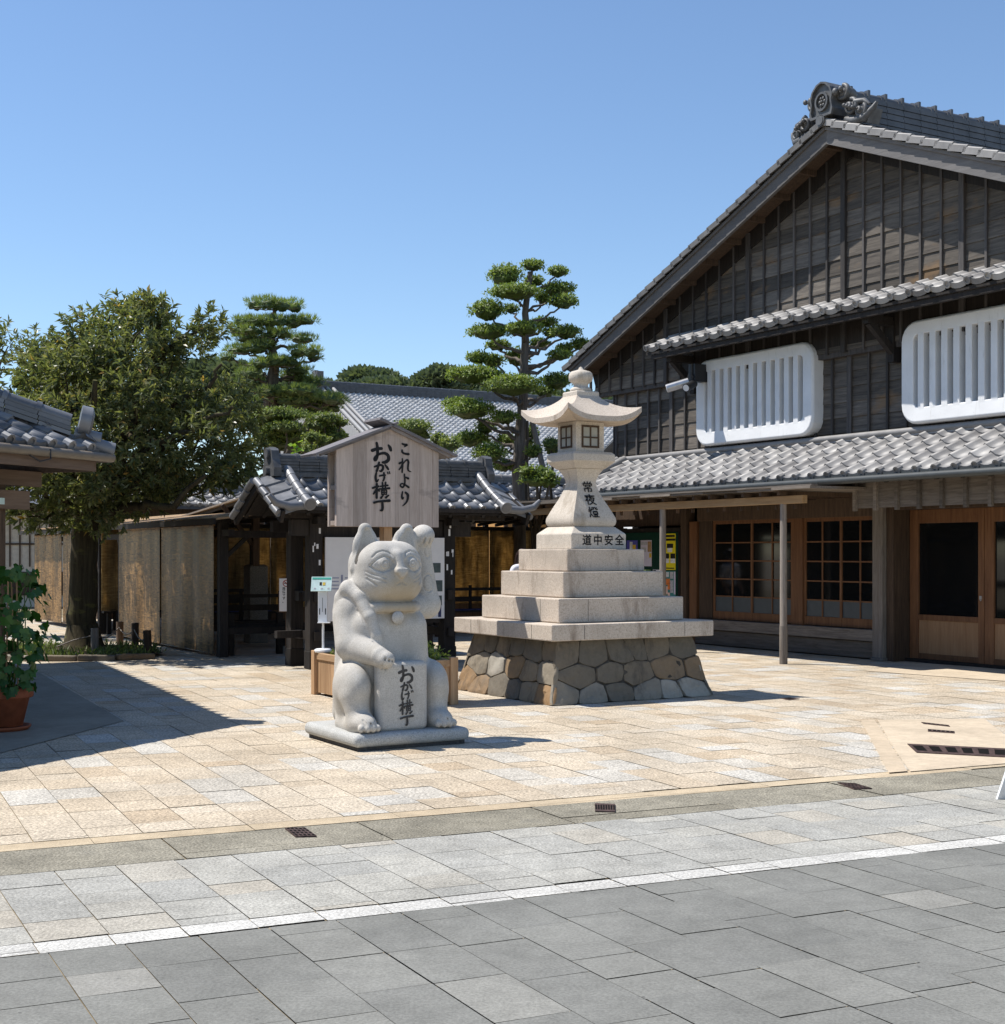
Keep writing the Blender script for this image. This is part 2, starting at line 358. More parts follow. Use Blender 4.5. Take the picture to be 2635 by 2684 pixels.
# ------------------------------------------------------------------ ground
RA = R(24.7); RC, RS = math.cos(RA), math.sin(RA)
def road(t, n, z=0.0): return (t*RC - n*RS, t*RS + n*RC, z)
def pavers(name, n0, n1, t0, t1, off, lane, lens, mat, tonefn, shear=0.0, z=0.0, gap=0.0045, keep=None, jitter=0.0015):
    V = []; F = []; T = []
    k = math.floor((t0 - off) / lane)
    while off + k*lane < t1:
        a = off + k*lane; n = n0 - random.random()*lens[1]
        while n < n1:
            L = random.uniform(*lens); m0, m1 = max(n, n0), min(n + L, n1); n += L
            if n1 - n < lens[0]*0.5 and n < n1: m1 = n1; n = n1 + 1
            if m1 - m0 < 0.03: continue
            c = road(a + lane/2 + (m0 - n0)*shear, (m0 + m1)/2)
            if keep and not keep(*c[:2]): continue
            b = len(V); g = gap/2; dz = random.uniform(-jitter, jitter)
            for tt, nn in ((a+g, m0+g), (a+lane-g, m0+g), (a+lane-g, m1-g), (a+g, m1-g)):
                V.append(road(tt + (nn - n0)*shear, nn, z + dz + random.uniform(-jitter, jitter)*0.5))
            F.append((b, b+1, b+2, b+3)); T.append(tonefn())
        k += 1
    return struct(np_mesh(name, V, F, mat, T))
def poly_sheet(name, pts, z, mat, tone=0.5):
    b = MB(); b.add([(x, y, z) for x, y in pts], [tuple(range(len(pts)))], tone); return struct(b.build(name, mat))
def inview(x, y): return abs(x) < 0.42*y + 1.2
g = MB(); g.add([(-700,-100,-.05),(700,-100,-.05),(700,1200,-.05),(-700,1200,-.05)], [(0,1,2,3)]); struct(g.build('ground', M['far']))
poly_sheet('paving_bed', [road(-30,-1)[:2], road(40,-1)[:2], road(40,45)[:2], road(-30,45)[:2]], -0.009, M['joint'])
def tone_road(): 
    r = random.random(); return random.uniform(0.0, 0.45) if r < .72 else (random.uniform(.45, .75) if r < .94 else random.uniform(.8, 1.0))
def tone_plaza():
    r = random.random(); return random.uniform(0.25, 0.68) if r < .70 else (random.uniform(.0, .25) if r < .78 else random.uniform(.84, 1.0))
pavers('road', 0.5, 5.84, -5, 9, .05, .30, (.26, .56), M['road'], tone_road, -.05, keep=inview)
pavers('road_white_line', 5.845, 6.012, -5, 12, .05, .30, (.167, .167), M['white_band'], random.random, -.05, keep=inview)
pavers('road_margin', 6.018, 7.325, -5, 13, .05, .30, (.18, .48), M['verge'], random.random, -.05, keep=inview)
pavers('road_gutter_kerb', 7.33, 7.915, -6, 14, .4, 1.15, (.6, .6), M['curb'], random.random, -.03, keep=inview, gap=0.009)
pavers('plaza_border', 7.92, 8.10, -6, 14, .27, .9, (.2, .2), M['edge'], random.random, 0, keep=inview, gap=0.003)
pavers('plaza_paving', 8.112, 36, -13, 22, .27, .30, (.17, .62), M['plaza'], tone_plaza, -.012, keep=inview)
poly_sheet('shop_forecourt', [(-3.60,13.28),(-6.56,19.41),(-9.5,19.0),(-7,8.6),(-4.55,8.6),(-4.02,11.08)], .006, M['pad'], .5)
poly_sheet('drain_forecourt', [(2.98,10.20),(3.16,11.2),(3.59,13.36),(4.65,13.48),(4.42,12.3),(6.4,12.0),(6.4,11.78)], .006, M['concrete'], .55)
poly_sheet('drain_forecourt_strip', [(2.80,10.12),(3.41,13.28),(3.56,13.36),(2.955,10.19)], .010, M['concrete'], .1)
poly_sheet('shop_threshold', [(4.9,18.95),(6.1,20.2),(8.6,17.4),(7.6,15.9)], .006, M['concrete'], .75)

# ------------------------------------------------------------------ roof tiles
WT = ((0.0,0.0),(.07,.55),(.16,1.0),(.25,.55),(.33,-.05),(.50,-.42),(.68,-.5),(.85,-.28),(1.0,0.0))
WT_LOW = ((0.0,0.0),(.16,1.0),(.33,-.1),(.66,-.5),(1.0,0.0))
def tile_roof(nx, ny, pitch, course, fn, amp=.042, thick=.03, wave=WT, discs=True, keep=None, rdisc=.048):
    """fn(u, s, h): u along the eave, s up the slope, h off the roof plane"""
    mb = MB(); m = len(wave)
    for j in range(ny):
        s0, s1 = j*course, (j + 1)*course + .02
        for i in range(nx):
            if keep and not keep(i, j): continue
            tn = random.random(); u0 = i*pitch + random.uniform(-.004, .004); vs = []; jh = random.uniform(-.004, .004)
            for (hb, ss) in ((-.006, s0), (thick, s0), (0.004, s1)):
                for t, w in wave: vs.append(fn(u0 + t*pitch, ss, hb + jh + w*amp))
            fs = [(r*m+q, r*m+q+1, (r+1)*m+q+1, (r+1)*m+q) for r in (0, 1) for q in range(m-1)]
            b = mb.n; mb.add(vs, fs, tn, True)
            for q in range(len(mb.sm) - len(fs), len(mb.sm) - len(fs) + (m-1)): mb.sm[q] = False
            if discs and j == 0:
                n = 10; c = (u0 + .16*pitch, amp*.15 + thick*.4)
                ring = [(c[0] + rdisc*math.cos(2*math.pi*k/n), c[1] + rdisc*math.sin(2*math.pi*k/n)) for k in range(n)]
                inner = [(c[0] + .62*rdisc*math.cos(2*math.pi*k/n), c[1] + .62*rdisc*math.sin(2*math.pi*k/n)) for k in range(n)]
                vs = [fn(x, .05, h) for x, h in ring] + [fn(x, -.035, h) for x, h in ring] + [fn(x, -.035, h) for x, h in inner] + [fn(x, -.022, h) for x, h in inner]
                fs = [(r*n+k, r*n+(k+1)%n, (r+1)*n+(k+1)%n, (r+1)*n+k) for r in range(3) for k in range(n)] + [tuple(range(3*n, 4*n))]
                mb.add(vs, fs, tn)
                # hanging lip of the eave tile
                vs = [fn(u0 + t*pitch, -.012, hb + w*amp) for hb in (-.045, thick) for t, w in wave[3:]]
                mm = m - 3; mb.add(vs, [(q, q+1, mm+q+1, mm+q) for q in range(mm-1)], tn)
    return mb

def ridge_stack(mb, p0, p1, w, layers, lh, cap_r, seg=.28, tone=.4, collar=True):
    """stacked ridge tiles with a round cap row, from p0 to p1"""
    p0 = Vector(p0); p1 = Vector(p1); L = (p1 - p0).length; d = (p1 - p0).normalized()
    for k in range(layers):
        ww = w*(1 - .10*k/max(1, layers-1)); z = Vector((0, 0, (k + .5)*lh))
        n = max(1, int(L/seg))
        for q in range(n):
            a = p0 + d*(L*q/n + .004) + z; b = p0 + d*(L*(q+1)/n - .004) + z
            mb.beam(a, b, ww - (.0 if k % 2 else .03), lh*.86, tone=random.random())
    n = max(1, int(L/seg)); z = Vector((0, 0, layers*lh + cap_r*.25))
    for q in range(n):
        a = p0 + d*(L*q/n) + z; b = p0 + d*(L*(q+1)/n) + z
        mb.tube([a, b], cap_r, 12, random.random())
        if collar: mb.tube([b - d*.025, b + d*.025], cap_r*1.22, 12, random.random())

M['ridge2'] = m_flat('dark verge tile', (.12,.115,.11), 0.6, 0.4, var=0.3, scale=4)
# ------------------------------------------------------------------ right building
BX, BY, BR = 5.50, 21.16, -59.6
bld = thing('wooden_shop_house', 'large dark timber gabled shop house with white lattice windows and grey tiled roofs', 'building', (BX, BY, 0), BR)
XR = -.10; SL = .405; ZR = 8.10
def zt(x): return ZR - SL*abs(x - XR)
CO = math.cos(math.atan(SL)); SN = math.sin(math.atan(SL))
run = 7.15; slen = run/CO
def fnL(u, s, h): return (XR - run + s*CO - h*SN, -.76 + u, ZR - SL*run + s*SN + h*CO - .05)
def fnR(u, s, h): return (XR + run - s*CO + h*SN, -.76 + u, ZR - SL*run + s*SN + h*CO - .05)
ny = int(slen/.262); cs = slen/ny
rf = tile_roof(40, ny, .27, cs, fnL, wave=WT_LOW).build('roof', M['tile'], bld)
tile_roof(40, ny, .27, cs, fnR, wave=WT_LOW, discs=False).build('roof', M['tile_pale'], bld)
for side, mat in ((-1, 'tile'), (1, 'tile_pale')):   # verge tiles, one step per course
    vb = MB()
    for j in range(ny):
        s0, s1 = j*cs, (j+1)*cs + .05
        def q(s, h, y): return (XR + side*(run - s*CO) + side*h*SN, y, ZR - SL*run + s*SN + h*CO - .05)
        tn = random.random()
        for (ya, yb, h0, h1) in ((-.790, -.765, -.06, .03), (-.765, -.60, .0, .03)):
            vs = [q(s, h + (.026 if s == s0 else 0), y) for s in (s0, s1) for (y, h) in ((ya, h0), (yb, h0), (yb, h1), (ya, h1))]
            vb.add(vs, [(0,1,2,3),(7,6,5,4),(0,4,5,1),(1,5,6,2),(2,6,7,3),(3,7,4,0)], tn)
        vb.tube([q(s0, .045, -.76), q(s1, .02, -.76)], .028, 8, tn)
    vb.build('verge_tiles', M['ridge2'] if side < 0 else M[mat], bld)
rb = MB(); ridge_stack(rb, (XR, -.35, ZR - .03), (XR, 11.2, ZR - .03), .40, 9, .048, .085, .36)
for k in range(32): rb.box(XR-.10, XR+.10, -.3+.36*k, -.255+.36*k, ZR+.40, ZR+.535, .9)
rb.build('ridge', M['ridge'], bld)
# demon-tile ornament on the ridge end
ob = MB()
prof = [(-.30,0),(.30,0),(.34,.12),(.30,.30),(.33,.42),(.27,.58),(.14,.70),(0,.74),(-.14,.70),(-.27,.58),(-.33,.42),(-.30,.30),(-.34,.12)]
f_or = lambda a, b, d: (XR + a, -.62 + d, ZR - .02 + b)
ob.prism([(a, b) for a, b in prof], -.10, .24, lambda a, b, d: f_or(a, b, -d))
inner = [(a*.62, .06 + b*.72) for a, b in prof]
ring = [(.19*math.cos(t), .33 + .20*math.sin(t)) for t in [2*math.pi*k/14 for k in range(14)]]
def frame_ring(mb, outer, inn, y0, y1):
    n = len(outer)
    vs = [f_or(a, b, y0) for a, b in outer] + [f_or(a, b, y1) for a, b in outer] + [f_or(a, b, y1) for a, b in inn] + [f_or(a, b, y0) for a, b in inn]
    mb.add(vs, [(r*n+k, r*n+(k+1)%n, ((r+1)%4)*n+(k+1)%n, ((r+1)%4)*n+k) for r in range(4) for k in range(n)])
frame_ring(ob, [(a, b) for a, b in prof], [(a*.86, .05 + b*.88) for a, b in prof], -.23, -.30)
frame_ring(ob, ring, [(a*.78, .33 + (b-.33)*.78) for a, b in ring], -.23, -.29)
for k in range(6):
    t = k*math.pi/3; ob.ell((XR + .07*math.cos(t), -.87, ZR + .31 + .08*math.sin(t)), (.035, .03, .04), 8, 6)
ob.ell((XR, -.885, ZR + .31), (.03, .03, .03), 8, 6)
ob.tube([(XR - .02, -.92, ZR - .08), (XR - .02, -.60, ZR - .08)], .125, 16)
ob.tube([(XR - .02, -.935, ZR - .08), (XR - .02, -.915, ZR - .08)], .095, 16)
def curl(mb, c, r, turns, a0, sgn, thick, y, dy=.34):
    pts = []; rr = []
    for k in range(22):
        t = k/21; ang = a0 + sgn*turns*2*math.pi*t; rad = r*(1 - .82*t)
        pts.append((c[0] + rad*math.cos(ang), y - .10*t, c[2] + rad*math.sin(ang))); rr.append(thick*(1 - .35*t))
    mb.tube(pts, rr, 8)
    mb.ell((c[0], y + dy*.3, c[2]), (r*.95, dy*.6, r*.85), 12, 8)
for sg in (-1, 1):
    zz = ZR
    curl(ob, (XR + sg*.42, 0, zz + .40), .17, 1.3, R(90), -sg, .05, -.70)
    ob.ell((XR + sg*.36, -.86, zz + .42), (.075, .06, .08), 10, 8); ob.ell((XR + sg*.52, -.86, zz + .44), (.055, .05, .055), 10, 8)
    curl(ob, (XR + sg*.66, 0, zz + .05), .17, 1.4, R(100), -sg, .05, -.70)
    curl(ob, (XR + sg*.93, 0, zz - .10), .14, 1.3, R(60), -sg, .045, -.70)
    for k in range(4): ob.ell((XR + sg*(.60 + .08*k), -.84, zz + .08 - .035*k), (.045, .05, .045), 8, 6)
    ob.tube([(XR + sg*.5, -.70, zz - .16), (XR + sg*.75, -.72, zz - .25), (XR + sg*1.0, -.70, zz - .26), (XR + sg*1.18, -.62, zz - .08), (XR + sg*1.24, -.6, zz + .02)], [.07,.09,.085,.06,.03], 8)
    ob.tube([(XR + sg*.75, -.70, zz + .13), (XR + sg*.98, -.68, zz + .10), (XR + sg*1.1, -.66, zz + .0)], [.07,.06,.03], 8)
    ob.beam((XR + sg*.50, -.52, zz + .0), (XR + sg*1.1, -.52, zz - .22), .30, .30)
ob.v = [(XR + (x-XR)*.72, -.40 + (y+.40)*.8, ZR + .02 + (z-ZR)*.72) for x, y, z in ob.v]
ob.build('ridge_ornament', M['oni'], bld)
# bargeboards and soffits
for sg in (-1, 1):
    bb = MB(); xe = XR + sg*7.0
    def zz(x, d): return zt(x) - d
    for (ya, yb, d0a, d1a, d0e, d1e) in ((-.70, -.64, .13, .375, .13, .37), (-.735, -.70, .11, .165, .11, .165)):
        vs = [(x, y, z) for y in (ya, yb) for (x, z) in ((XR, zz(XR, d0a)), (xe, zz(xe, d0e)), (xe, zz(xe, d1e)), (XR, zz(XR, d1a)))]
        fs = [(0,1,2,3),(4,7,6,5),(0,4,5,1),(1,5,6,2),(2,6,7,3),(3,7,4,0)]
        bb.add(vs, fs, .3 if sg < 0 else .7)
    bb.build('bargeboard', M['barge'], bld, bevel=.004)
    sb = MB()
    vs = [(XR, -.64, zt(XR)-.16), (xe, -.64, zt(xe)-.16), (xe, 11, zt(xe)-.16), (XR, 11, zt(XR)-.16)]
    sb.add(vs + [(a, b, c-.05) for a, b, c in vs], [(0,1,2,3),(7,6,5,4),(0,4,5,1),(1,5,6,2),(2,6,7,3),(3,7,4,0)])
    for k in range(12):   # rafters under the left eave
        x = XR + sg*(.6*k + .2)
        sb.beam((x, -.62, zt(x)-.24), (x, -.13, zt(x)-.24), .07, .08, tone=.6)
    sb.build('soffit', M['brown_wood'], bld)
# siding
def siding(name, z0, z1, xl, xr, y, h, top=None, parent=bld):
    mb = MB(); z = z0; posts = [-7.3, -4.74, -2.48, -.27, 2.02, 4.2, 6.4, 9]
    while z < z1 - .01:
        za, zb = z, min(z + h, z1); z += h
        a, b = xl, xr
        for p in range(len(posts)-1):
            x0, x1 = max(a, posts[p]), min(b, posts[p+1])
            if top is not None:
                lim = (ZR - top - za - .06)/SL
                if lim <= 0: continue
                x0, x1 = max(x0, XR - lim - .0), min(x1, XR + lim)
            if x1 - x0 < .02: continue
            mb.box(x0, x1 - .002, y - .022, y + .03, za, zb, random.random())
            vs = [(x0,y-.022,zb),(x1,y-.022,zb),(x1,y-.022,za),(x0,y-.022,za),(x0,y-.04,za),(x1,y-.04,za)]
            mb.add(vs, [(0,4,5,1),(4,3,2,5)], mb.t[-1])
    return mb.build(name, M['siding'], parent)
tr_ = MB()
for sg in (-1, 1): tr_.beam((XR, -.158, zt(XR) - .34), (XR + sg*6.95, -.158, zt(XR + sg*6.95) - .34), .035, .30, tone=.3)
tr_.build('rake_shade_strip', M['dark_wood'], bld)  # added dark strip: covers siding gaps, soffit shade put into its colour
siding('gable_siding', 4.70, 7.80, -7.05, 6.85, -.12, .235, .34)
siding('wall_siding', 3.22, 4.74, -6.54, 6.4, 0.0, .235)
bt = MB()
xs = [-7.18,-6.894,-6.533,-6.158,-5.798,-5.44,-5.098,-4.742,-4.339,-3.968,-3.606,-3.241,-2.866,-2.483,-2.105,-1.744,-1.381,-1.017,-.642,-.273,.134,.509,.881,1.251,1.636,2.016,2.424,2.8,3.17,3.54,3.9,4.27,4.64,5.0,5.4,5.8,6.2]
wide = {-4.742, -2.483, -.273, 2.016}
for x in xs:
    w = .045 if x in wide else .019
    top = zt(x) - .22
    if top > 4.8: bt.box(x-w, x+w, -.205 if w > .03 else -.185, -.143, 4.67, top, random.random())
    if x > -6.6: bt.box(x-w, x+w, -.075, -.045, 3.25, 4.70, random.random())
bt.box(-7.1, 6.6, -.14, -.02, 4.62, 4.70, .5); bt.box(-6.56, -6.46, -.06, .08, 3.2, 4.62, .5)
bt.build('battens', M['batten'], bld)
core = MB(); core.box(-6.50, 6.4, .34, 10.9, 0, 4.75)
core.box(-6.50, 6.4, .05, .34, 3.0, 4.72)
core.add([(-6.9,-.08,4.75),(6.7,-.08,4.75),(XR,-.08,7.72),(-6.9,10.8,4.75),(6.7,10.8,4.75),(XR,10.8,7.72)], [(0,1,2),(5,4,3),(0,3,4,1),(1,4,5,2),(2,5,3,0)])
core.build('dark_fill', M['dark'], bld)  # solid dark fill added behind the walls to stop light leaking through
# small pent roof over the upper windows
PX0, PX1 = -4.45, 6.4; npx = int((PX1-PX0)/.33); ppx = (PX1-PX0)/npx
def fnP(u, s, h): return (PX0 + u, -.86 + s*.93 - h*.37, 5.185 + s*.37 + h*.93)
pm = tile_roof(npx, 3, ppx, .27, fnP, amp=.042, rdisc=.056).build('pent_roof', M['tile_pale'], bld)
pu = MB()
vs = [(PX0,-.83,5.13),(PX1,-.83,5.13),(PX1,-.12,5.42),(PX0,-.12,5.42)]
pu.add(vs + [(a,b,c-.05) for a,b,c in vs], [(0,1,2,3),(7,6,5,4),(0,4,5,1),(1,5,6,2),(2,6,7,3),(3,7,4,0)])
pu.box(PX0+.05, PX1, -.16, -.06, 4.78, 5.12); pu.box(PX0+.1, PX1, -.80, -.72, 5.0, 5.075)
for x in (-3.98, .70, 4.4):
    pu.box(x-.06, x+.06, -.70, -.20, 4.93, 5.05); pu.beam((x, -.62, 4.95), (x, -.16, 4.55), .09, .10)
    pu.box(x-.055, x+.055, -.19, -.02, 4.4, 5.0)
pu.build('eave_frame', M['dark_wood'], bld)
# white plaster lattice windows
def rrect(x0, x1, z0, z1, r, n=5):
    pts = []
    for cx, cz, a0 in ((x1-r, z1-r, 0), (x0+r, z1-r, 90), (x0+r, z0+r, 180), (x1-r, z0+r, 270)):
        for k in range(n+1):
            t = R(a0 + 90*k/n); pts.append((cx + r*math.cos(t), cz + r*math.sin(t)))
    return pts
def lattice_window(x0, x1, z0, z1, yf, yb, nb):
    f = MB(); n = 24
    P = [rrect(x0, x1, z0, z1, .28), rrect(x0+.03, x1-.03, z0+.03, z1-.03, .26), rrect(x0+.235, x1-.235, z0+.23, z1-.20, .09), rrect(x0+.245, x1-.245, z0+.25, z1-.21, .08)]
    Y = [(yb, P[0]), (yf+.035, P[0]), (yf, P[1]), (yf+.012, P[2]), (yb, P[3])]
    vs = [(a, y, b) for y, p in Y for a, b in p]
    f.add(vs, [(r*n+k, (r+1)*n+k, (r+1)*n+(k+1)%n, r*n+(k+1)%n) for r in range(4) for k in range(n)], .5)
    w = f.build('lattice_window', M['plaster'], bld, bevel=.012)
    b = MB(); xa, xb = x0+.245, x1-.245; pit = (xb-xa)/nb
    for k in range(nb):
        x = xa + (k+.62)*pit*.97; b.box(x-.056, x+.056, yf+.010, yb-.01, z0+.20, z1-.18)
    b.build('bars', M['plaster'], w, bevel=.006)
    d = MB(); d.box(x0+.2, x1-.2, yb-.04, yb+.005, z0+.2, z1-.2); d.build('backing', M['dark'], w)
lattice_window(-3.80, -.87, 3.45, 4.93, -.26, -.03, 11)
lattice_window(.95, 3.88, 3.45, 4.93, -.26, -.03, 11)
# lower tiled roof
LX0, LX1 = -5.95, 5.6; nlx = 35; lp = (LX1-LX0)/nlx
def fnE(u, s, h): return (LX0 + u, -1.42 + s*.90 - h*.42, 2.70 + s*.42 + h*.90)
lr = tile_roof(nlx, 5, lp, .312, fnE, amp=.05, rdisc=.06).build('lower_roof', M['tile_pale'], bld)
le = MB()
le.box(-6.2, LX1, -.12, -.03, 3.24, 3.30, .4); le.box(-6.2, LX1, -.17, -.03, 3.30, 3.345, .8); le.box(-6.2, LX1, -.14, -.03, 3.20, 3.24, .2); le.tube([(-6.2,-.15,3.37),(LX1,-.15,3.37)], .05, 10)
for o in (0, .24):
    le.tube([(LX0 - .03 - o*.9, -1.42 + .1*o, 2.80), (LX0 - .03 - o, -.2, 3.36)], .075, 12, .6)
le.build('eave_ridge_tiles', M['tile_pale'], lr)
gt = MB(); gt.tube([(LX0-.1, -1.50, 2.615), (LX1, -1.50, 2.615)], .05, 10); gt.box(LX0, LX1, -1.44, -1.36, 2.60, 2.69)
gt.build('gutter', M['gutter'], lr)
su = MB(); vs = [(LX0,-1.40,2.68),(LX1,-1.40,2.68),(LX1,-.02,3.26),(LX0,-.02,3.26)]
su.add(vs + [(a,b,c-.06) for a,b,c in vs], [(0,1,2,3),(7,6,5,4),(0,4,5,1),(1,5,6,2),(2,6,7,3),(3,7,4,0)])
for k in range(26): su.beam((LX0+.2+.44*k, -1.36, 2.60), (LX0+.2+.44*k, .2, 3.24), .06, .08)
su.build('roof_underside', M['dark_wood'], lr)
# hanging eave boards on the right of the awning
hb = MB(); hb.box(.75, 5.6, -.98, -.95, 2.24, 2.66, .4)
for k in range(13): x = .78 + .4*k; hb.box(x, x+.055, -1.03, -.98, 2.20, 2.64, random.random())
hb.box(.55, 5.6, -.95, -.05, 2.52, 2.60, .3)
hb.build('eave_board', M['grey_wood_x'], bld)
# ground floor front
fr = MB()
fr.box(-6.54, -4.42, -.02, .10, 0, .62, .3); fr.box(-6.54, -4.3, -.02, .08, 2.10, 3.0, .3)
fr.box(-4.42, -4.26, -.10, .10, 0, 3.0, .4); fr.box(-3.98, -3.62, -.03, .10, .28, 3.0, .2)
fr.box(-4.0, .30, -.06, .10, 2.16, 3.0, .5); fr.box(.28, 5.6, -.04, .3, 2.24, 3.0, .2)
fr.box(-4.26, .30, -.02, .12, 0, .28, .4)
fr.build('front_frame', M['brown_wood'], bld, bevel=.006)
rp = MB(); rp.box(-4.22, -4.02, -.06, .10, 0, 2.16, .6); rp.build('door_post', M['red_wood'], bld, bevel=.006)
rp = MB(); rp.box(-1.60, -1.34, -.04, .08, .44, 2.16, .5); rp.build('door_post', M['red_wood'], bld, bevel=.006)
si = MB(); si.box(-4.02, .30, -.14, .02, .28, .45, .6); si.box(-4.02, .3, -.09, .02, .02, .27, .1); si.build('sill_beam', M['grey_wood_x'], bld, bevel=.008)
gp = MB(); gp.box(.30, .50, -.16, .10, 0, 3.0, .3); gp.box(.28, .53, -.18, .2, 0, .05, .2)
gp.build('corner_post', M['grey_wood'], bld, bevel=.01)
gp = MB(); gp.box(.505, .64, -.08, .34, 0, 3.0, .3); gp.build('door_post', M['brown_wood'], bld, bevel=.01)
def shoji(x0, x1):
    w = MB(); w.box(x0, x1, .0, .05, .46, .60, .5); w.box(x0, x1, 0, .05, 2.10, 2.16, .5)
    for x in (x0, (x0+x1)/2 - .02, x1-.045): w.box(x, x+.045, -.005, .05, .46, 2.16, .6)
    for h in range(2):
        a, b = x0 + h*(x1-x0)/2, x0 + (h+1)*(x1-x0)/2
        w.box((a+b)/2-.011, (a+b)/2+.011, .0, .04, .60, 2.12, .6)
    for z in (.86, 1.16, 1.47, 1.78): w.box(x0, x1, .004, .036, z-.011, z+.011, .6)
    o = w.build('lattice_door', M['red_wood'], bld)
    p = MB(); p.box(x0+.04, x1-.04, .018, .028, .86, 2.12); p.build('pane', M['glass'], o)
    q = MB(); q.box(x0+.04, x1-.04, .017, .027, .60, .855); q.build('frosted_pane', M['film'], o)
    r = MB(); r.box(x0+.04, x1-.04, .012, .03, .50, .595, .6); r.build('kick_panel', M['panel_wood'], o)
shoji(-3.62, -1.60); shoji(-1.34, .30)
def glass_door(x0, x1):
    d = MB()
    d.box(x0, x0+.16, .24, .32, .02, 2.24, .6); d.box(x1-.10, x1, .24, .32, .02, 2.24, .6)
    d.box(x0+.16, x1-.1, .245, .315, .62, .70, .5); d.box(x0+.16, x1-.1, .245, .315, 2.04, 2.24, .5); d.box(x0+.16, x1-.1, .245, .315, .02, .13, .2)
    o = d.build('sliding_door', M['red_wood'], bld, bevel=.005)
    p = MB(); p.box(x0+.16, x1-.1, .275, .285, .70, 2.04); p.build('pane', M['glass'], o)
    q = MB(); q.box(x0+.16, x1-.1, .265, .29, .13, .62, .5); q.build('kick_panel', M['panel_wood'], o)
    h = MB(); h.box(x1-.055, x1-.04, .225, .245, .93, .945, .5); h.box(x1-.07, x1-.03, .228, .242, .95, 1.0, .5); h.build('handle', M['metal'], o)
for a in (.66, 2.04, 3.42): glass_door(a, a + 1.37)
th = MB(); th.box(.6, 5.5, .16, .34, 0, .05, .1); th.build('door_rail', M['dark_wood'], bld)
# ------------------------------------------------------------------ timber awning with posts
aw = thing('timber_awning', 'open timber awning on two grey posts in front of the wooden shop house', 'awning', (BX, BY, 0), BR)
b = MB(); b.box(-6.9, .60, -1.82, -1.72, 2.31, 2.425, .6); b.build('beam', M['beam_wood'], aw, bevel=.006)
for x, r in ((.155, .052), (-2.72, .055)):
    b = MB(); b.tube([(x,-1.77,0),(x,-1.77,.55)], r+.006, 12, .3); b.tube([(x,-1.77,.55),(x,-1.77,2.31)], [r,r*.93], 12, .7)
    b.build('post', M['grey_wood'], aw)
b = MB()
for k in range(19):
    x = -6.8 + .39*k; b.box(x, x+.05, -1.95, -.16, 2.43, 2.49, random.random())
    b.box(x+.1, x+.14, -1.74, -1.70, 2.24, 2.31, random.random())
b.build('rafters', M['brown_wood'], aw)
b = MB()
for k in range(10): b.box(-7.0 + .8*k, -6.205 + .8*k, -2.0 + random.uniform(-.05,.03), -.15, 2.495 + random.uniform(0,.01), 2.53 + random.uniform(0,.012), random.random())
b.box(-7.0, 1.0, -2.02, -1.9, 2.535, 2.56, .3)
b.build('roof_boards', M['grey_wood_x'], aw)
# ------------------------------------------------------------------ notice board with posters
nb = thing('notice_board', 'green notice board under the awning pinned with six posters', 'notice board', (BX, BY, 0), BR)
b = MB(); b.box(-6.5, -4.46, -.09, -.03, .62, 2.06, .3); b.build('frame', M['dark_wood'], nb, bevel=.005)
M['green_felt'] = m_flat('green felt', (.012,.045,.032), 0.9, 0.1)
b = MB(); b.box(-6.44, -4.50, -.105, -.088, .70, 1.98); b.build('felt', M['green_felt'], nb)
def poster(name, x0, x1, z0, z1, blocks, base, label, y=-.112, parent=None, holder=None):
    bm = MB(); bm.box(x0, x1, y-.003, y, z0, z1); m0 = M.get(base) or m_flat(base, PC[base], .6, .3, var=.03); M[base] = m0
    o = bm.build(name, m0, None, (BX, BY, 0), (0, 0, R(BR)))
    tag(o, label, 'poster', 'posters on the notice board')
    for i, (a, c, d, e, colr) in enumerate(blocks):
        mm = M.get(colr) or m_flat(colr, PC[colr], .6, .3, var=.25, scale=30); M[colr] = mm
        k = MB(); w, h = x1-x0, z1-z0
        k.box(x0 + a*w, x0 + c*w, y-.0055, y-.0025, z0 + d*h, z0 + e*h); k.build('printed_panel', mm, o)
    return o
PC = {'pp_yellow': (.78,.66,.02), 'pp_black': (.02,.018,.016), 'pp_white': (.72,.72,.74), 'pp_blue': (.10,.10,.42), 'pp_green': (.42,.56,.28), 'pp_dgreen': (.12,.22,.07), 'pp_lilac': (.62,.58,.68), 'pp_brown': (.38,.24,.12), 'pp_orange': (.70,.20,.05), 'pp_gold': (.70,.45,.05), 'pp_pink': (.75,.50,.42), 'pp_teal': (.05,.22,.20), 'pp_grey': (.45,.45,.48)}
py = lambda *a: a
poster('poster', -4.93, -4.545, 1.30, 1.955, [(.05,.95,.90,.96,'pp_black'),(.1,1,.80,.86,'pp_black'),(.35,.82,.60,.72,'pp_black'),(.40,.75,.49,.60,'pp_white'),(.06,.52,.31,.45,'pp_black'),(.08,.5,.19,.31,'pp_white'),(.62,.98,.31,.45,'pp_black'),(.62,.98,.19,.31,'pp_white'),(.1,.9,.03,.06,'pp_black')], 'pp_yellow', 'yellow poster with three dark heads, top right on the notice board')
poster('poster', -5.60, -5.26, 1.36, 1.84, [(.04,.6,.82,.94,'pp_grey'),(.65,.98,.55,.95,'pp_brown'),(.08,.5,.55,.72,'pp_grey'),(.78,.98,.33,.5,'pp_gold')], 'pp_lilac', 'pale lilac poster with a brown figure beside the yellow poster')
poster('poster', -6.05, -5.70, 1.30, 1.84, [(.3,.55,.5,.95,'pp_white'),(.55,.85,.4,.85,'pp_gold'),(.0,.4,.0,.35,'pp_brown'),(.4,.75,.0,.3,'pp_gold')], 'pp_blue', 'blue and gold poster at the left end of the notice board')
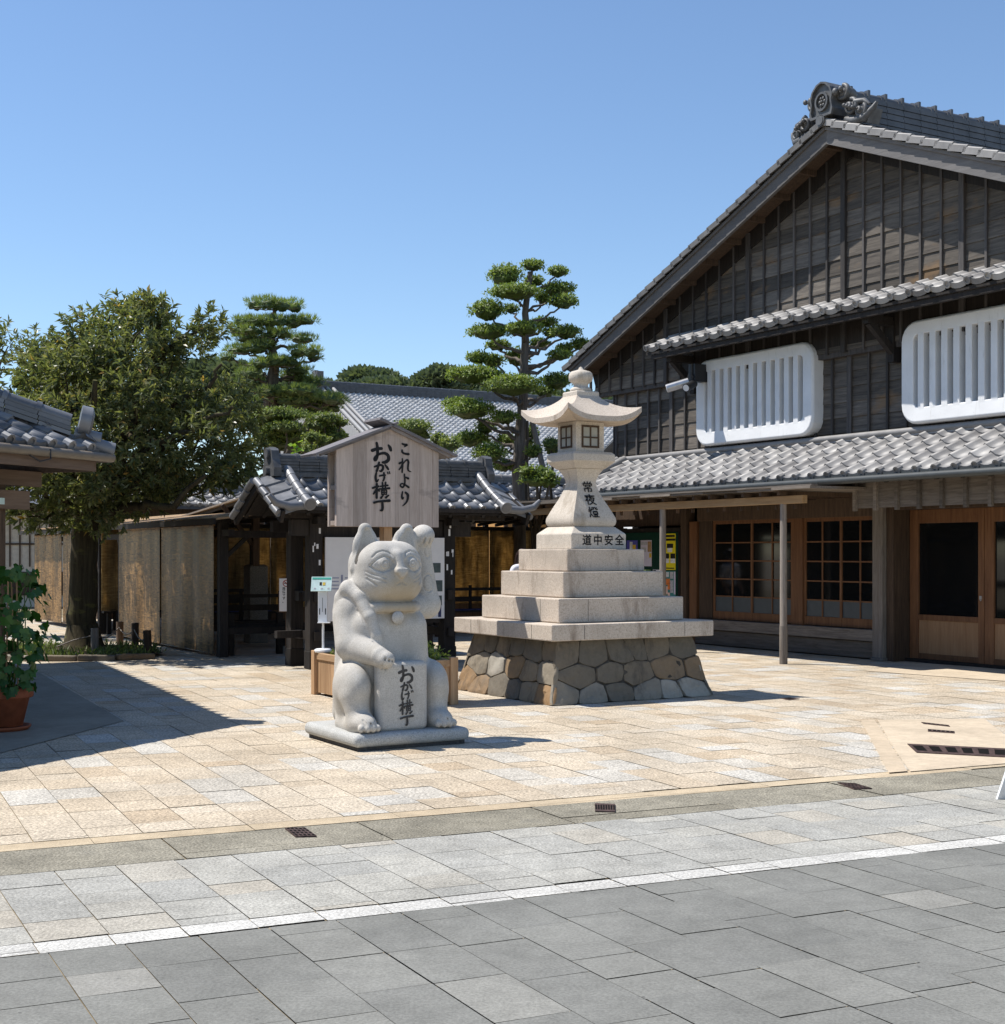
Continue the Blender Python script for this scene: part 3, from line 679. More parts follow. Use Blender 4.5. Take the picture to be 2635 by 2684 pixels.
poster('poster', -5.62, -5.30, .85, 1.30, [(.0,.3,.72,.9,'pp_dgreen'),(.6,1,.85,1,'pp_dgreen'),(.3,.7,.42,.58,'pp_dgreen'),(.65,1,.3,.6,'pp_dgreen'),(.1,.9,.02,.1,'pp_white')], 'pp_green', 'light green poster with dark leaves low on the notice board')
poster('poster', -5.22, -4.92, .78, 1.30, [(.05,.3,.88,.98,'pp_black'),(.05,.3,.7,.8,'pp_grey'),(.7,.95,.75,.98,'pp_gold'),(.6,.95,.35,.65,'pp_grey'),(.1,.3,.3,.5,'pp_black'),(.6,.9,.03,.2,'pp_black')], 'pp_white', 'white poster with small grey pictures beside the awning post')
poster('poster', -4.87, -4.545, .72, 1.28, [(.15,.4,.8,.96,'pp_white'),(.5,.8,.75,.97,'pp_grey'),(.1,.5,.55,.75,'pp_orange'),(.3,.5,.4,.62,'pp_orange'),(.12,.3,.25,.5,'pp_pink'),(.3,.5,.12,.3,'pp_pink'),(.52,.8,.3,.7,'pp_grey'),(.86,1,.25,.98,'pp_lilac')], 'pp_teal', 'teal poster with an orange shape under the yellow poster')
# ------------------------------------------------------------------ spotlights
sp = thing('spotlight', 'pair of silver spotlights beside the left white lattice window', 'spotlight', (BX, BY, 0), BR)
b = MB(); b.box(-3.66, -3.50, -.50, -.2, 4.55, 4.85); b.tube([(-3.6,-.2,4.7),(-3.6,-.52,4.62)], .08, 10); b.tube([(-3.6,-.5,4.85),(-3.6,-.5,4.42)], .05, 8); b.build('bracket', M['black_metal'], sp)
for (p0, p1, r, m) in (((-3.52,-.62,4.53),(-3.74,-.92,4.42), .075, 'metal'), ((-3.46,-.55,4.50),(-3.36,-.80,4.40), .07, 'black_metal')):
    b = MB(); b.tube([p0, p1], r, 16); o = b.build('lamp_housing', M[m], sp)
    d = (Vector(p1) - Vector(p0)).normalized(); k = MB(); k.tube([Vector(p1) - d*.002, Vector(p1) + d*.004], r*.82, 16); k.build('lens', M['paper'], o)

# ------------------------------------------------------------------ stone lantern
LXY = (.90, 16.05); LRZ = 30.4
lt = thing('stone_lantern', 'tall granite votive lantern on stacked square steps over a rubble base', 'stone lantern', (*LXY, 0), LRZ)
b = MB(); b.lathe([(1.03,0),(.885,.68)], square=True); base = b.build('rubble_base', M['mortar'], lt)
def clip(poly, a, b):
    """keep the part of poly nearer to a than to b"""
    mx, mz = (a[0]+b[0])/2, (a[1]+b[1])/2; nx, nz = b[0]-a[0], b[1]-a[1]; out = []
    for i in range(len(poly)):
        p, q = poly[i], poly[(i+1) % len(poly)]; dp = (p[0]-mx)*nx + (p[1]-mz)*nz; dq = (q[0]-mx)*nx + (q[1]-mz)*nz
        if dp <= 0: out.append(p)
        if dp*dq < 0: t = dp/(dp-dq); out.append((p[0] + (q[0]-p[0])*t, p[1] + (q[1]-p[1])*t))
    return out
def rubble():
    """fitted polygonal stones with rough faces over the four battered faces"""
    mb = MB(); rng = random.Random(21); H = .674
    for face in range(4):
        ca, sa = math.cos(face*math.pi/2), math.sin(face*math.pi/2); seeds = []
        for r, (z, n) in enumerate(((.09, 6), (.31, 5), (.55, 6))):
            for k in range(n): seeds.append((-1.0 + 2.0*(k + .5 + .25*(r % 2))/n + rng.uniform(-.09, .09), z + rng.uniform(-.04, .04), r))
        for sd in seeds:
            ZK = 1.75; poly = [(-1.03, 0), (1.03, 0), (1.03, H*ZK), (-1.03, H*ZK)]
            for o in seeds:
                if o is not sd: poly = clip(poly, (sd[0], sd[1]*ZK), (o[0], o[1]*ZK))
            poly = [(a, c/ZK) for a, c in poly]
            if len(poly) < 3: continue
            # split the edges so the outline can be made uneven
            P = []
            for i in range(len(poly)):
                a, c = poly[i], poly[(i+1) % len(poly)]; L = math.hypot(c[0]-a[0], c[1]-a[1]); m = max(1, int(L/.07))
                P += [(a[0] + (c[0]-a[0])*k/m, a[1] + (c[1]-a[1])*k/m) for k in range(m)]
            cx, cz = sum(p[0] for p in P)/len(P), sum(p[1] for p in P)/len(P)
            bul = rng.uniform(.010, .034); tl = (rng.uniform(-.05, .05), rng.uniform(-.06, .06)); n = len(P); vs = []
            # rounded corners
            Q = [((P[i-1][0] + 5*P[i][0] + P[(i+1) % n][0])/7, (P[i-1][1] + 5*P[i][1] + P[(i+1) % n][1])/7) for i in range(n)]
            ph = rng.uniform(0, 9)
            for sc_, d in ((.992, -.02), (.985, .004), (.955, bul*.75), (.76, bul), (.42, bul*1.1)):
                for (t, z) in Q:
                    t2, z2 = cx + (t-cx)*sc_, min(H, max(0, cz + (z-cz)*sc_)); edge = abs(t2) > .985
                    hw = 1.03 - (1.03-.885)*z2/H + .035*max(0, (.2-z2)/.2)
                    dd = hw + d + (tl[0]*(t2-cx) + tl[1]*(z2-cz) + .011*math.sin(19*t2 + ph)*math.cos(23*z2 + ph) + .006*math.sin(41*t2 + 2*ph)*math.sin(37*z2) if d > .01 else 0)
                    tt = max(-1.03, min(1.03, t2))*hw; vs.append((ca*tt + sa*dd, sa*tt - ca*dd, z2))
            hw = 1.03 - (1.03-.885)*cz/H; vs.append((ca*cx*hw + sa*(hw+bul*1.1), sa*cx*hw - ca*(hw+bul*1.1), cz)); c0 = 5*n
            fs = [(r*n+k, r*n+(k+1) % n, (r+1)*n+(k+1) % n, (r+1)*n+k) for r in range(4) for k in range(n)] + [(4*n+k, 4*n+(k+1) % n, c0) for k in range(n)]
            mb.add(vs, fs, rng.uniform(0, .35) if sd[2] == 2 else rng.random(), True)
    return mb
o = rubble().build('stones', M['rock'], base); es = o.modifiers.new('split', 'EDGE_SPLIT'); es.split_angle = R(32)
def sqblock(name, hx, z0, z1, mat='lantern', bev=.012, parent=lt, hy=None, seams=()):
    hy = hy or hx; m = MB()
    cuts = [-1] + [s for s in seams] + [1]
    m.box(-hx, hx, -hy, hy, z0, z1, random.random())
    o = m.build(name, M[mat], parent, bevel=bev)
    if seams:
        for s in seams:
            q = MB(); q.box(-hx-.0015, -hx+.01, s*hy-.0025, s*hy+.0025, z0+.012, z1-.012); q.build('seam', M['carve'], o)
            q = MB(); q.box(s*hx-.0025, s*hx+.0025, -hy-.0015, -hy+.01, z0+.012, z1-.012); q.build('seam', M['carve'], o)
    return o
sqblock('slab', 1.075, .675, .848, seams=(-.62, .62)); sqblock('step', .835, .852, 1.112, seams=(-.55,)); sqblock('step', .672, 1.116, 1.396); sqblock('step', .522, 1.40, 1.645)
b = MB(); b.lathe([(.372,1.65),(.372,1.815),(.362,1.828),(.285,1.895),(.275,1.90)], square=True); ped = b.build('pedestal', M['lantern_pale'], lt, bevel=.008)
SHP = [(.265,1.902),(.285,1.925),(.293,1.96),(.288,2.0),(.262,2.06),(.225,2.14),(.19,2.21),(.16,2.28),(.136,2.345),(.124,2.40),(.128,2.44),(.145,2.49),(.168,2.53),(.19,2.562)]
b = MB(); b.lathe(SHP, square=True)
for q in range(len(b.sm)): b.sm[q] = True
sh = b.build('shaft', M['lantern_pale'], lt); es = sh.modifiers.new('split', 'EDGE_SPLIT'); es.split_angle = R(50)
b = MB(); b.lathe([(.205,2.565),(.215,2.575),(.278,2.64),(.285,2.65),(.285,2.725),(.255,2.752)], square=True); b.build('platform', M['lantern_pale'], lt, bevel=.008)
sqblock('fire_box', .193, 2.755, 3.10, 'lantern_pale', .008)
wood_win = M['brown_wood']
for k in range(4):
    w = MB(); hw = .118; z0, z1 = 2.80, 3.055; y = -.193
    for a, c, d, e in ((-hw, hw, z0, z0+.022), (-hw, hw, z1-.022, z1), (-hw, -hw+.02, z0+.022, z1-.022), (hw-.02, hw, z0+.022, z1-.022), (-.009, .009, z0+.022, z1-.022)): w.box(a, c, y-.012, y+.01, d, e, .4)
    zc = (z0+z1)/2 - .01; w.box(-hw+.02, -.009, y-.011, y+.01, zc-.008, zc+.008, .4); w.box(.009, hw-.02, y-.011, y+.01, zc-.008, zc+.008, .4)
    o = w.build('lattice_window', M['brown_wood'], lt, rot=(0, 0, k*math.pi/2))
    p = MB(); p.box(-hw+.015, hw-.015, y-.004, y+.002, z0+.015, z1-.015); p.build('pane', M['lamp_paper'] if 'lamp_paper' in M else M.setdefault('lamp_paper', m_flat('rice paper pane', (.36,.36,.32), .8, .2)), o)
def lantern_roof():
    """square roof with concave slopes and upswept corners"""
    N = 24; rows = []; prof = []
    for i in range(15):
        t = i/14; prof.append(t)
    V = []; F = []
    def ringpts(t, under=False):
        pts = []
        for side in range(4):
            for k in range(N):
                q = -1 + 2*k/N
                h = .145 + (.485-.145)*t
                z = 3.405 - .235*(1 - (1-t)**2.1)*1.0 if not under else 0
                lift = abs(q)**3.2*t**2.2
                z = 3.405 - .265*t**.80 + .125*lift
                hh = h*(1 + .03*lift)
                if under: z = z - .058 - .0*lift
                p = (q*hh, -hh)
                a = side*math.pi/2; pts.append((p[0]*math.cos(a) - p[1]*math.sin(a), p[0]*math.sin(a) + p[1]*math.cos(a), z))
        return pts
    for t in prof: V += ringpts(t)
    V += ringpts(1.0, True)
    n = 4*N
    # underside runs flat to the fire box
    for side in range(4):
        for k in range(N):
            q = -1 + 2*k/N; a = side*math.pi/2; p = (q*.19, -.19)
            V.append((p[0]*math.cos(a) - p[1]*math.sin(a), p[0]*math.sin(a) + p[1]*math.cos(a), 3.10))
    R_ = len(prof) + 2
    for r in range(R_-1):
        for k in range(n): F.append((r*n+k, r*n+(k+1)%n, (r+1)*n+(k+1)%n, (r+1)*n+k)[::-1])
    return V, F
V, F = lantern_roof(); o = np_mesh('roof', V, F, M['lantern'], np.full(len(F), .5), lt, True); es = o.modifiers.new('split', 'EDGE_SPLIT'); es.split_angle = R(38)
b = MB(); b.lathe([(.15,3.395),(.15,3.44),(.14,3.452)], square=True)
b.lathe([(.115,3.45),(.125,3.465),(.122,3.485),(.105,3.50),(.085,3.51),(.083,3.535),(.10,3.555),(.128,3.575),(.138,3.60),(.14,3.63),(.132,3.665),(.11,3.685),(.06,3.70),(.03,3.71),(.022,3.73),(.008,3.742)], 28)
b.build('finial', M['lantern_pale'], lt)
# lettering
def text_mesh(s, size, offset=0.0, shear=0.0):
    c = bpy.data.curves.new('lettering', 'FONT'); c.body = s; c.size = size; c.offset = offset; c.shear = shear; c.align_x = 'CENTER'; c.resolution_u = 2
    o = bpy.data.objects.new('lettering', c); COL.objects.link(o)
    me = bpy.data.meshes.new_from_object(o.evaluated_get(bpy.context.evaluated_depsgraph_get()))
    bpy.data.objects.remove(o); bpy.data.curves.remove(c); return me
def lettering(name, chars, fn, size, step, horiz, mat, parent, offset=.0, shear=0.0, sx=1.0):
    """each character placed along fn(i) = (x, z) on a face whose points are fn3(x, z)"""
    V = []; F = []
    for i, ch in enumerate(chars):
        me = text_mesh(ch, size, offset, shear)
        cx, cz = (i*step, 0) if horiz else (0, -i*step)
        b = len(V)
        V += [fn(cx + v.co.x*sx, cz + v.co.y - size*.36) for v in me.vertices]; F += [tuple(q + b for q in p.vertices) for p in me.polygons]
        bpy.data.meshes.remove(me)
    m = bpy.data.meshes.new(name); m.from_pydata(V, [], F); m.materials.append(mat); m.update()
    return link(bpy.data.objects.new(name, m), parent)
lettering('inscription', '道中安全', lambda x, z: (-.165 + x + .0, -.3735, 1.735 + z + .012), .125, .148, True, M['ink'], ped, .003)
zs_ = [z for r, z in SHP]; rs_ = [r for r, z in SHP]
def shaft_pt(x, z):
    zz = z; r = float(np.interp(zz, zs_, rs_)); return (x, -r - .008, zz)
lettering('inscription', '常夜燈', lambda x, z: shaft_pt(.0 + x*.95, 2.355 + z*.86), .155, .17, False, M['ink'], sh, .002)
# ------------------------------------------------------------------ sculpting: smooth-blended solids on a grid, meshed by surface nets
class Sculpt:
    def __init__(s, lo, hi, h):
        s.lo = np.array(lo, np.float32); s.h = h
        s.n = tuple(int(math.ceil((b - a)/h)) + 1 for a, b in zip(lo, hi)); s.f = np.full(s.n, 1.0, np.float32)
    def win(s, lo, hi, pad):
        a = [max(0, int((lo[i] - pad - s.lo[i])/s.h)) for i in range(3)]; b = [min(s.n[i], int((hi[i] + pad - s.lo[i])/s.h) + 2) for i in range(3)]
        sl = tuple(slice(x, y) for x, y in zip(a, b))
        g = np.meshgrid(*[s.lo[i] + s.h*np.arange(a[i], b[i], dtype=np.float32) for i in range(3)], indexing='ij'); return sl, g
    def put(s, sl, d, k, cut):
        f = s.f[sl]
        if cut:
            d = -d; h = np.clip(.5 - .5*(d - f)/k, 0, 1) if k else None
            s.f[sl] = (d*(1-h) + f*h + k*h*(1-h)) if k else np.maximum(f, d)
        else:
            h = np.clip(.5 + .5*(d - f)/k, 0, 1) if k else None
            s.f[sl] = (d*(1-h) + f*h - k*h*(1-h)) if k else np.minimum(f, d)
    def ell(s, c, r, k=.03, cut=False, rot=0.0):
        m = max(r); sl, (X, Y, Z) = s.win([c[i]-m for i in range(3)], [c[i]+m for i in range(3)], k + .03)
        x, y, z = X-c[0], Y-c[1], Z-c[2]
        if rot: x, z = x*math.cos(rot) + z*math.sin(rot), -x*math.sin(rot) + z*math.cos(rot)
        k0 = np.sqrt((x/r[0])**2 + (y/r[1])**2 + (z/r[2])**2); k1 = np.sqrt((x/r[0]**2)**2 + (y/r[1]**2)**2 + (z/r[2]**2)**2) + 1e-6
        s.put(sl, k0*(k0-1)/k1, k, cut)
    def box(s, c, hh, r, k=.03, cut=False, taper=0.0):
        sl, (X, Y, Z) = s.win([c[i]-hh[i]*1.3 for i in range(3)], [c[i]+hh[i]*1.3 for i in range(3)], k + .03)
        t = 1 + taper*(Z - c[2])/hh[2]
        q = [np.abs((X-c[0])/t) - hh[0] + r, np.abs((Y-c[1])/t) - hh[1] + r, np.abs(Z-c[2]) - hh[2] + r]
        d = np.sqrt(sum(np.maximum(a, 0)**2 for a in q)) + np.minimum(np.maximum(np.maximum(q[0], q[1]), q[2]), 0) - r
        s.put(sl, d, k, cut)
    def cap(s, p, q, r0, r1, k=.03, cut=False, sc=(1,1,1)):
        p = np.array(p, np.float32); q = np.array(q, np.float32); m = max(r0, r1)
        sl, (X, Y, Z) = s.win(np.minimum(p, q)-m, np.maximum(p, q)+m, k + .03)
        d = q - p; isc = [1/x for x in sc]
        a = [(X-p[0])*isc[0], (Y-p[1])*isc[1], (Z-p[2])*isc[2]]; dd = d*np.array(isc, np.float32)
        t = np.clip((a[0]*dd[0] + a[1]*dd[1] + a[2]*dd[2])/(dd@dd + 1e-9), 0, 1)
        dist = np.sqrt(sum((a[i] - t*dd[i])**2 for i in range(3))) - (r0 + (r1-r0)*t)
        s.put(sl, dist*min(sc), k, cut)
    def path(s, pts, r, k=.03, cut=False):
        r = r if hasattr(r, '__len__') else [r]*len(pts)
        for i in range(len(pts)-1): s.cap(pts[i], pts[i+1], r[i], r[i+1], k, cut)
    def torus(s, c, R0, R1, r, k=.015, cut=False):   # ring in the xy plane, radii R0 (x), R1 (y)
        n = 28; pts = [(c[0] + R0*math.cos(2*math.pi*i/n), c[1] + R1*math.sin(2*math.pi*i/n), c[2]) for i in range(n+1)]
        s.path(pts, r, k, cut)
    def onto(s, x, z, y0=-1.0, off=0.0):
        """front surface y at (x, z), first crossing from the front"""
        i = int(round((x - s.lo[0])/s.h)); j = int(round((z - s.lo[2])/s.h)); col = s.f[i, :, j]
        w = np.where(col < 0)[0]
        return (s.lo[1] + s.h*w[0] if len(w) else 0.0) + off
    def mesh(s):
        f = s.f; n = f.shape; neg = f < 0
        cs = np.zeros(tuple(x-1 for x in n), np.int8)
        offs = [(i,j,k) for i in (0,1) for j in (0,1) for k in (0,1)]
        sl = lambda o: tuple(slice(o[i], n[i]-1+o[i]) for i in range(3))
        for o in offs: cs += neg[sl(o)]
        cell = np.argwhere((cs > 0) & (cs < 8)); idx = -np.ones(cs.shape, np.int32); idx[tuple(cell.T)] = np.arange(len(cell))
        acc = np.zeros((len(cell), 3), np.float64); cnt = np.zeros(len(cell))
        for a in offs:
            for ax in range(3):
                if a[ax]: continue
                b = list(a); b[ax] = 1
                fa = f[tuple((cell + a).T)]; fb = f[tuple((cell + b).T)]; m = (fa < 0) != (fb < 0)
                t = np.where(m, fa/(fa - fb + 1e-12), 0); p = np.tile(np.array(a, float), (len(cell), 1)); p[:, ax] += t
                acc[m] += p[m]; cnt[m] += 1
        V = (cell + acc/cnt[:, None])*s.h + s.lo
        F = []
        for ax in range(3):
            u, v = [(1,2),(2,0),(0,1)][ax]
            sa = [slice(1, n[i]-1) for i in range(3)]; sa[ax] = slice(0, n[ax]-1); sb = list(sa); sb[ax] = slice(1, n[ax])
            A, Bq = neg[tuple(sa)], neg[tuple(sb)]
            e = np.argwhere(A != Bq); base = e + np.array([0 if i == ax else 1 for i in range(3)])
            flip = A[tuple(e.T)]
            def at(du, dv):
                q = base.copy(); q[:, u] += du; q[:, v] += dv; return idx[tuple(q.T)]
            quad = np.stack([at(-1,-1), at(0,-1), at(0,0), at(-1,0)], 1); quad[~flip] = quad[~flip][:, ::-1]; F.append(quad)
        return V, np.concatenate(F)

# ------------------------------------------------------------------ beckoning stone cat
CX_, CY_, CRZ = -1.0, 11.94, 30.4
cat = thing('stone_cat_statue', 'seated beckoning stone cat with raised paw on a rounded granite plinth', 'statue', (CX_, CY_, 0), CRZ)
sc = Sculpt((-.60,-.60,.12), (.66,.50,1.89), .0062)
sc.box((0,.02,.62), (.362,.30,.52), .16, 0, taper=-.06)
sc.ell((0,.14,.42), (.33,.26,.33), .05)
for sg in (-1, 1):
    sc.ell((sg*.300,-.04,.44), (.150,.23,.30), .03)
    sc.ell((sg*.362,-.17,.495), (.137,.235,.20), .04)
    sc.cap((sg*.372,-.25,.42), (sg*.352,-.30,.22), .115, .098, .04)
    sc.ell((sg*.352,-.33,.205), (.108,.20,.095), .04)
    sc.cap((sg*.31,.05,.17), (sg*.35,-.3,.16), .10, .09, .04)
    for j, t in enumerate((-.075,-.026,.026,.075)): sc.ell((sg*.352 + t, -.512 + (.02 if j in (0, 3) else 0), .178), (.025,.032,.032), .016)
    for t in (-.05, 0, .05): sc.path([(sg*.352 + t, -.555, .15), (sg*.352 + t, -.545, .20), (sg*.352 + t, -.48, .245)], .007, .004, True)
# head
sc.cap((0,0,1.0), (0,-.01,1.25), .24, .25, .05)
sc.box((.008,-.03,1.435), (.288,.275,.268), .20, .02)
sc.ell((.008,-.03,1.33), (.300,.285,.17), .05)
for cx, tx in ((-.165,-.158), (.198,.235)):
    sc.ell(((cx+tx)/2, .005, 1.665), (.112,.052,.150), .02, rot=.25*(-1 if cx < 0 else 1))
    sc.ell(((cx+tx)/2, -.064, 1.66), (.084,.050,.120), .008, True, rot=.25*(-1 if cx < 0 else 1))
    sg_e = -1 if cx < 0 else 1; ox, ix = cx + sg_e*.075, cx - sg_e*.085
    for bx, bz, r0 in ((ox, 1.47, .060), (ix, 1.60, .050), (cx, 1.55, .075)): sc.cap((bx, .0, bz), (tx, .01, 1.797), r0, .050, .02, sc=(1,.74,1))
    for bx, bz, r0 in ((ox*.93 + cx*.07, 1.53, .048), (ix*.9 + cx*.1, 1.64, .038), (cx, 1.60, .066)): sc.cap((bx, -.066, bz), (tx, -.046, 1.785), r0, .034, .008, True, sc=(1,.95,1))
sc.ell((.01,-.245,1.355), (.19,.10,.125), .06)
sc.cap((.01,-.27,1.57), (.01,-.325,1.465), .05, .045, .05)
for sg in (-1, 1):
    ex = .008 + sg*.128
    sc.ell((ex,-.325,1.515), (.098,.046,.060), .012, True)
    sc.ell((ex,-.262,1.512), (.060,.052,.060), .004)
sc.box((.01,-.345,1.452), (.056,.035,.026), .02, .012); sc.ell((.01,-.36,1.425), (.03,.025,.035), .015)
# raised arm
sc.cap((.24,.04,1.12), (.445,.06,1.145), .12, .112, .03); sc.ell((.462,.06,1.15), (.118,.115,.115), .03)
sc.cap((.462,.07,1.17), (.415,.09,1.58), .108, .092, .03); sc.cap((.408,.09,1.58), (.40,.06,1.72), .090, .094, .03); sc.ell((.40,.02,1.754), (.095,.12,.095), .03)
# lowered arm
sc.ell((-.285,.05,1.10), (.125,.17,.20), .05); sc.cap((-.292,.05,1.05), (-.315,-.07,.835), .135, .142, .03)
sc.cap((-.315,-.08,.825), (-.225,-.40,.752), .135, .085, .02); sc.ell((-.195,-.452,.728), (.082,.085,.075), .02)
# tablet and lap
sc.box((-.012,-.375,.418), (.228,.068,.288), .05, .008)
# sleeve fold over the shoulder
sc.path([(-.325,.17,1.10), (-.325,.09,1.22), (-.315,.0,1.30), (-.262,-.12,1.235), (-.228,-.225,1.07), (-.185,-.27,.91), (-.15,-.285,.76)], [.06,.070,.072,.062,.054,.046,.04], .022)
sc.path([(-.41,.05,1.20), (-.36,-.06,1.24), (-.31,-.18,1.14), (-.268,-.275,.98), (-.235,-.325,.86)], .009, .006, True)
sc.path([(-.335,-.02,1.385), (-.255,-.19,1.27), (-.195,-.30,1.09), (-.15,-.325,.92), (-.11,-.335,.78)], .009, .006, True)
sc.torus((0,0,1.145), .285, .272, .042, .010)
# grooves cut into the front surfaces
def groove(pts, r=.0075, k=.005, off=0.0):
    P = [(x, sc.onto(x, z) + off, z) for x, z in pts]; sc.path(P, r, k, True)
for sg in (-1, 1):
    ex = .008 + sg*.128
    groove([(ex + sg*.09, 1.565), (ex + sg*.05, 1.605), (ex, 1.622), (ex - sg*.05, 1.605), (ex - sg*.082, 1.56), (ex - sg*.09, 1.53)], .0065)
    groove([(ex + sg*.105, 1.492), (ex + sg*.06, 1.55), (ex, 1.578), (ex - sg*.05, 1.558), (ex - sg*.078, 1.515), (ex - sg*.045, 1.462), (ex + sg*.02, 1.447), (ex + sg*.075, 1.465), (ex + sg*.105, 1.492)], .0075)
    for q in range(2):
        zz = 1.41 - .032*q
        groove([(.008 + sg*.125, zz - .018), (.008 + sg*.17, zz - .004), (.008 + sg*.215, zz + .014), (.008 + sg*.262, zz + .04)], .0042)
    groove([(.008 + sg*.20, 1.335), (.008 + sg*.255, 1.39)], .008)
    groove([(.01 + sg*.003, 1.39), (.01 + sg*.012, 1.355), (.01 + sg*.045, 1.338)], .0055)
for x0, z0 in ((-.235,.70), (-.205,.685), (-.175,.68)): groove([(x0 - .006, z0 - .03), (x0 + .014, z0 + .045)], .010)
for zc, rr in ((1.62,.045), (1.34,.058)):
    groove([(.432 + .8*rr*math.cos(t), zc + rr*math.sin(t)*1.3) for t in np.linspace(0, 2*math.pi, 15)], .0055)
for q in (-.045, 0, .045): groove([(.412 + q, 1.685), (.412 + q, 1.73)], .008)
V, F = sc.mesh()
body = np_mesh('body', V, F, M['cat_body'], np.full(len(F), .5), cat, True, loc=(-.03, 0, 0))
cs_ = body.modifiers.new('soft', 'SMOOTH'); cs_.factor = .5; cs_.iterations = 2
for sg in (-1, 1):   # carved irises
    ex = .008 + sg*.128; e = MB()
    def disc(r0, r1, y0, y1):
        n = 20; vs = [(ex - .03 + r*math.cos(2*math.pi*k/n), y, 1.512 + r*math.sin(2*math.pi*k/n)) for r, y in ((r1, y0), (r1, y1), (r0, y1), (r0, y0)) for k in range(n)]
        e.add(vs, [(r*n+k, r*n+(k+1)%n, (r+1)*n+(k+1)%n, (r+1)*n+k) for r in range(3) for k in range(n)], .5, True)
    yy = -.262 - .052
    disc(.024, .038, yy + .028, yy + .004); disc(.0001, .015, yy + .015, yy - .006)
    e.build('eye', M['cat'], cat)
b = MB(); b.lathe([(.0001,-.012),(.05,-.012),(.056,0),(.05,.012),(.0001,.016)], 24); b.build('bell', M['cat'], cat, (-.03, -.298, 1.062), (R(90), 0, 0))
b = MB(); b.box(-.53, .53, -.55, .55, .03, .137); b.build('plinth', M['plinth'], cat, bevel=.048, seg=5)
b = MB(); b.box(-.49, .49, -.51, .51, 0, .04); b.build('plinth_recess', M['carve'], cat)  # inset box coloured dark for the shade in the recess under the plinth

# brush lettering (strokes as ribbons of varying width)
OKAGE = [  # (points, widths) in a 1000-unit grid
 ([(770,365),(830,342),(888,335)], (36,30,32)), ([(825,265),(836,330),(836,420),(818,482),(797,488),(802,452),(862,408),(930,395),(975,425),(978,478),(940,510),(905,516)], (26,32,30,28,24,20,26,30,34,36,34,26)), ([(980,288),(1000,320),(1010,352)], (20,34,30)),
 ([(797,576),(860,552),(903,560),(906,600),(882,630),(862,626)], (18,24,26,26,24,14)), ([(856,518),(842,580),(826,630)], (22,26,26)), ([(935,545),(958,575),(976,602)], (16,26,22)),
 ([(820,656),(811,712),(824,766),(850,738)], (20,26,26,10)), ([(864,692),(900,684),(936,680)], (18,20,18)), ([(918,650),(925,712),(908,757)], (18,22,16)), ([(967,640),(973,662)], (13,13)), ([(990,634),(996,658)], (13,13)),
 ([(773,852),(810,838),(846,828)], (22,22,24)), ([(826,798),(825,890),(824,978)], (24,26,24)), ([(818,872),(800,902),(784,928)], (22,20,18)), ([(838,868),(856,888)], (16,20)),
 ([(872,828),(920,820),(968,812)], (17,17,20)), ([(899,780),(903,850)], (18,16)), ([(940,776),(938,850)], (20,16)), ([(856,864),(920,856),(988,850)], (18,18,24)), ([(888,880),(890,932)], (16,14)), ([(888,882),(950,876),(950,932)], (14,16,14)), ([(890,906),(948,902)], (12,12)), ([(892,932),(950,928)], (13,13)), ([(920,860),(920,930)], (14,12)), ([(908,944),(880,978)], (14,24)), ([(944,972),(978,942)], (24,16)),
 ([(790,1042),(850,1026),(988,1012)], (24,22,30)), ([(894,1028),(900,1090),(893,1136),(874,1140)], (22,28,26,18))]
KOREYORI = [([(1163,262),(1195,273),(1226,273),(1188,302)], (18,24,22,8)), ([(1160,345),(1164,372),(1195,390),(1244,394)], (16,22,22,26)),
 ([(1163,458),(1166,540),(1160,636)], (14,20,16)), ([(1124,520),(1166,504),(1150,562),(1120,602)], (22,18,18,14)), ([(1148,566),(1190,500),(1226,470),(1244,500),(1236,572),(1246,612),(1282,626)], (12,14,18,22,18,18,6)),
 ([(1204,698),(1240,714)], (14,24)), ([(1190,660),(1196,740),(1190,800),(1165,832),(1136,812),(1152,785),(1190,794),(1246,830)], (16,18,18,20,18,14,16,22)),
 ([(1165,890),(1156,950),(1166,984),(1182,962)], (14,20,20,8)), ([(1205,900),(1236,935),(1226,1010),(1196,1050),(1165,1077)], (20,28,20,16,8))]
def brush(strokes, fn, name, mat, parent, wscale=1.0):
    """fn(px, py, lift) -> xyz"""
    mb = MB()
    for si, (pts, wd) in enumerate(strokes):
        P = [Vector((*p, 0)) for p in pts]; fine = []; fw = []
        for i in range(len(P)-1):
            p0, p1, p2, p3 = P[max(i-1,0)], P[i], P[i+1], P[min(i+2,len(P)-1)]
            for k in range(5):
                t = k/5; fine.append(.5*((2*p1) + (p2-p0)*t + (2*p0-5*p1+4*p2-p3)*t*t + (3*p1-p0-3*p2+p3)*t**3)); fw.append(wd[i]*(1-t) + wd[i+1]*t)
        fine.append(P[-1]); fw.append(wd[-1]); L = []; Rr = []
        for i, p in enumerate(fine):
            d = (fine[min(i+1,len(fine)-1)] - fine[max(i-1,0)]).normalized(); nrm = Vector((-d.y, d.x, 0)); w = fw[i]*wscale/2
            L.append(p + nrm*w); Rr.append(p - nrm*w)
        lift = .0012 + .00025*si; n = len(fine)
        vs = [fn(p.x, p.y, lift) for p in L] + [fn(p.x, p.y, lift) for p in Rr]
        mb.add(vs, [(i, i+1, n+i+1, n+i) for i in range(n-1)])
        for e, (c, w) in enumerate(((fine[0], fw[0]), (fine[-1], fw[-1]))):
            m = 10; vs = [fn(c.x + w*wscale/2*math.cos(2*math.pi*k/m), c.y + w*wscale/2*math.sin(2*math.pi*k/m), lift + .0001 + .00006*e) for k in range(m)]
            mb.add(vs, [tuple(range(m))])
    return mb.build(name, mat, parent)
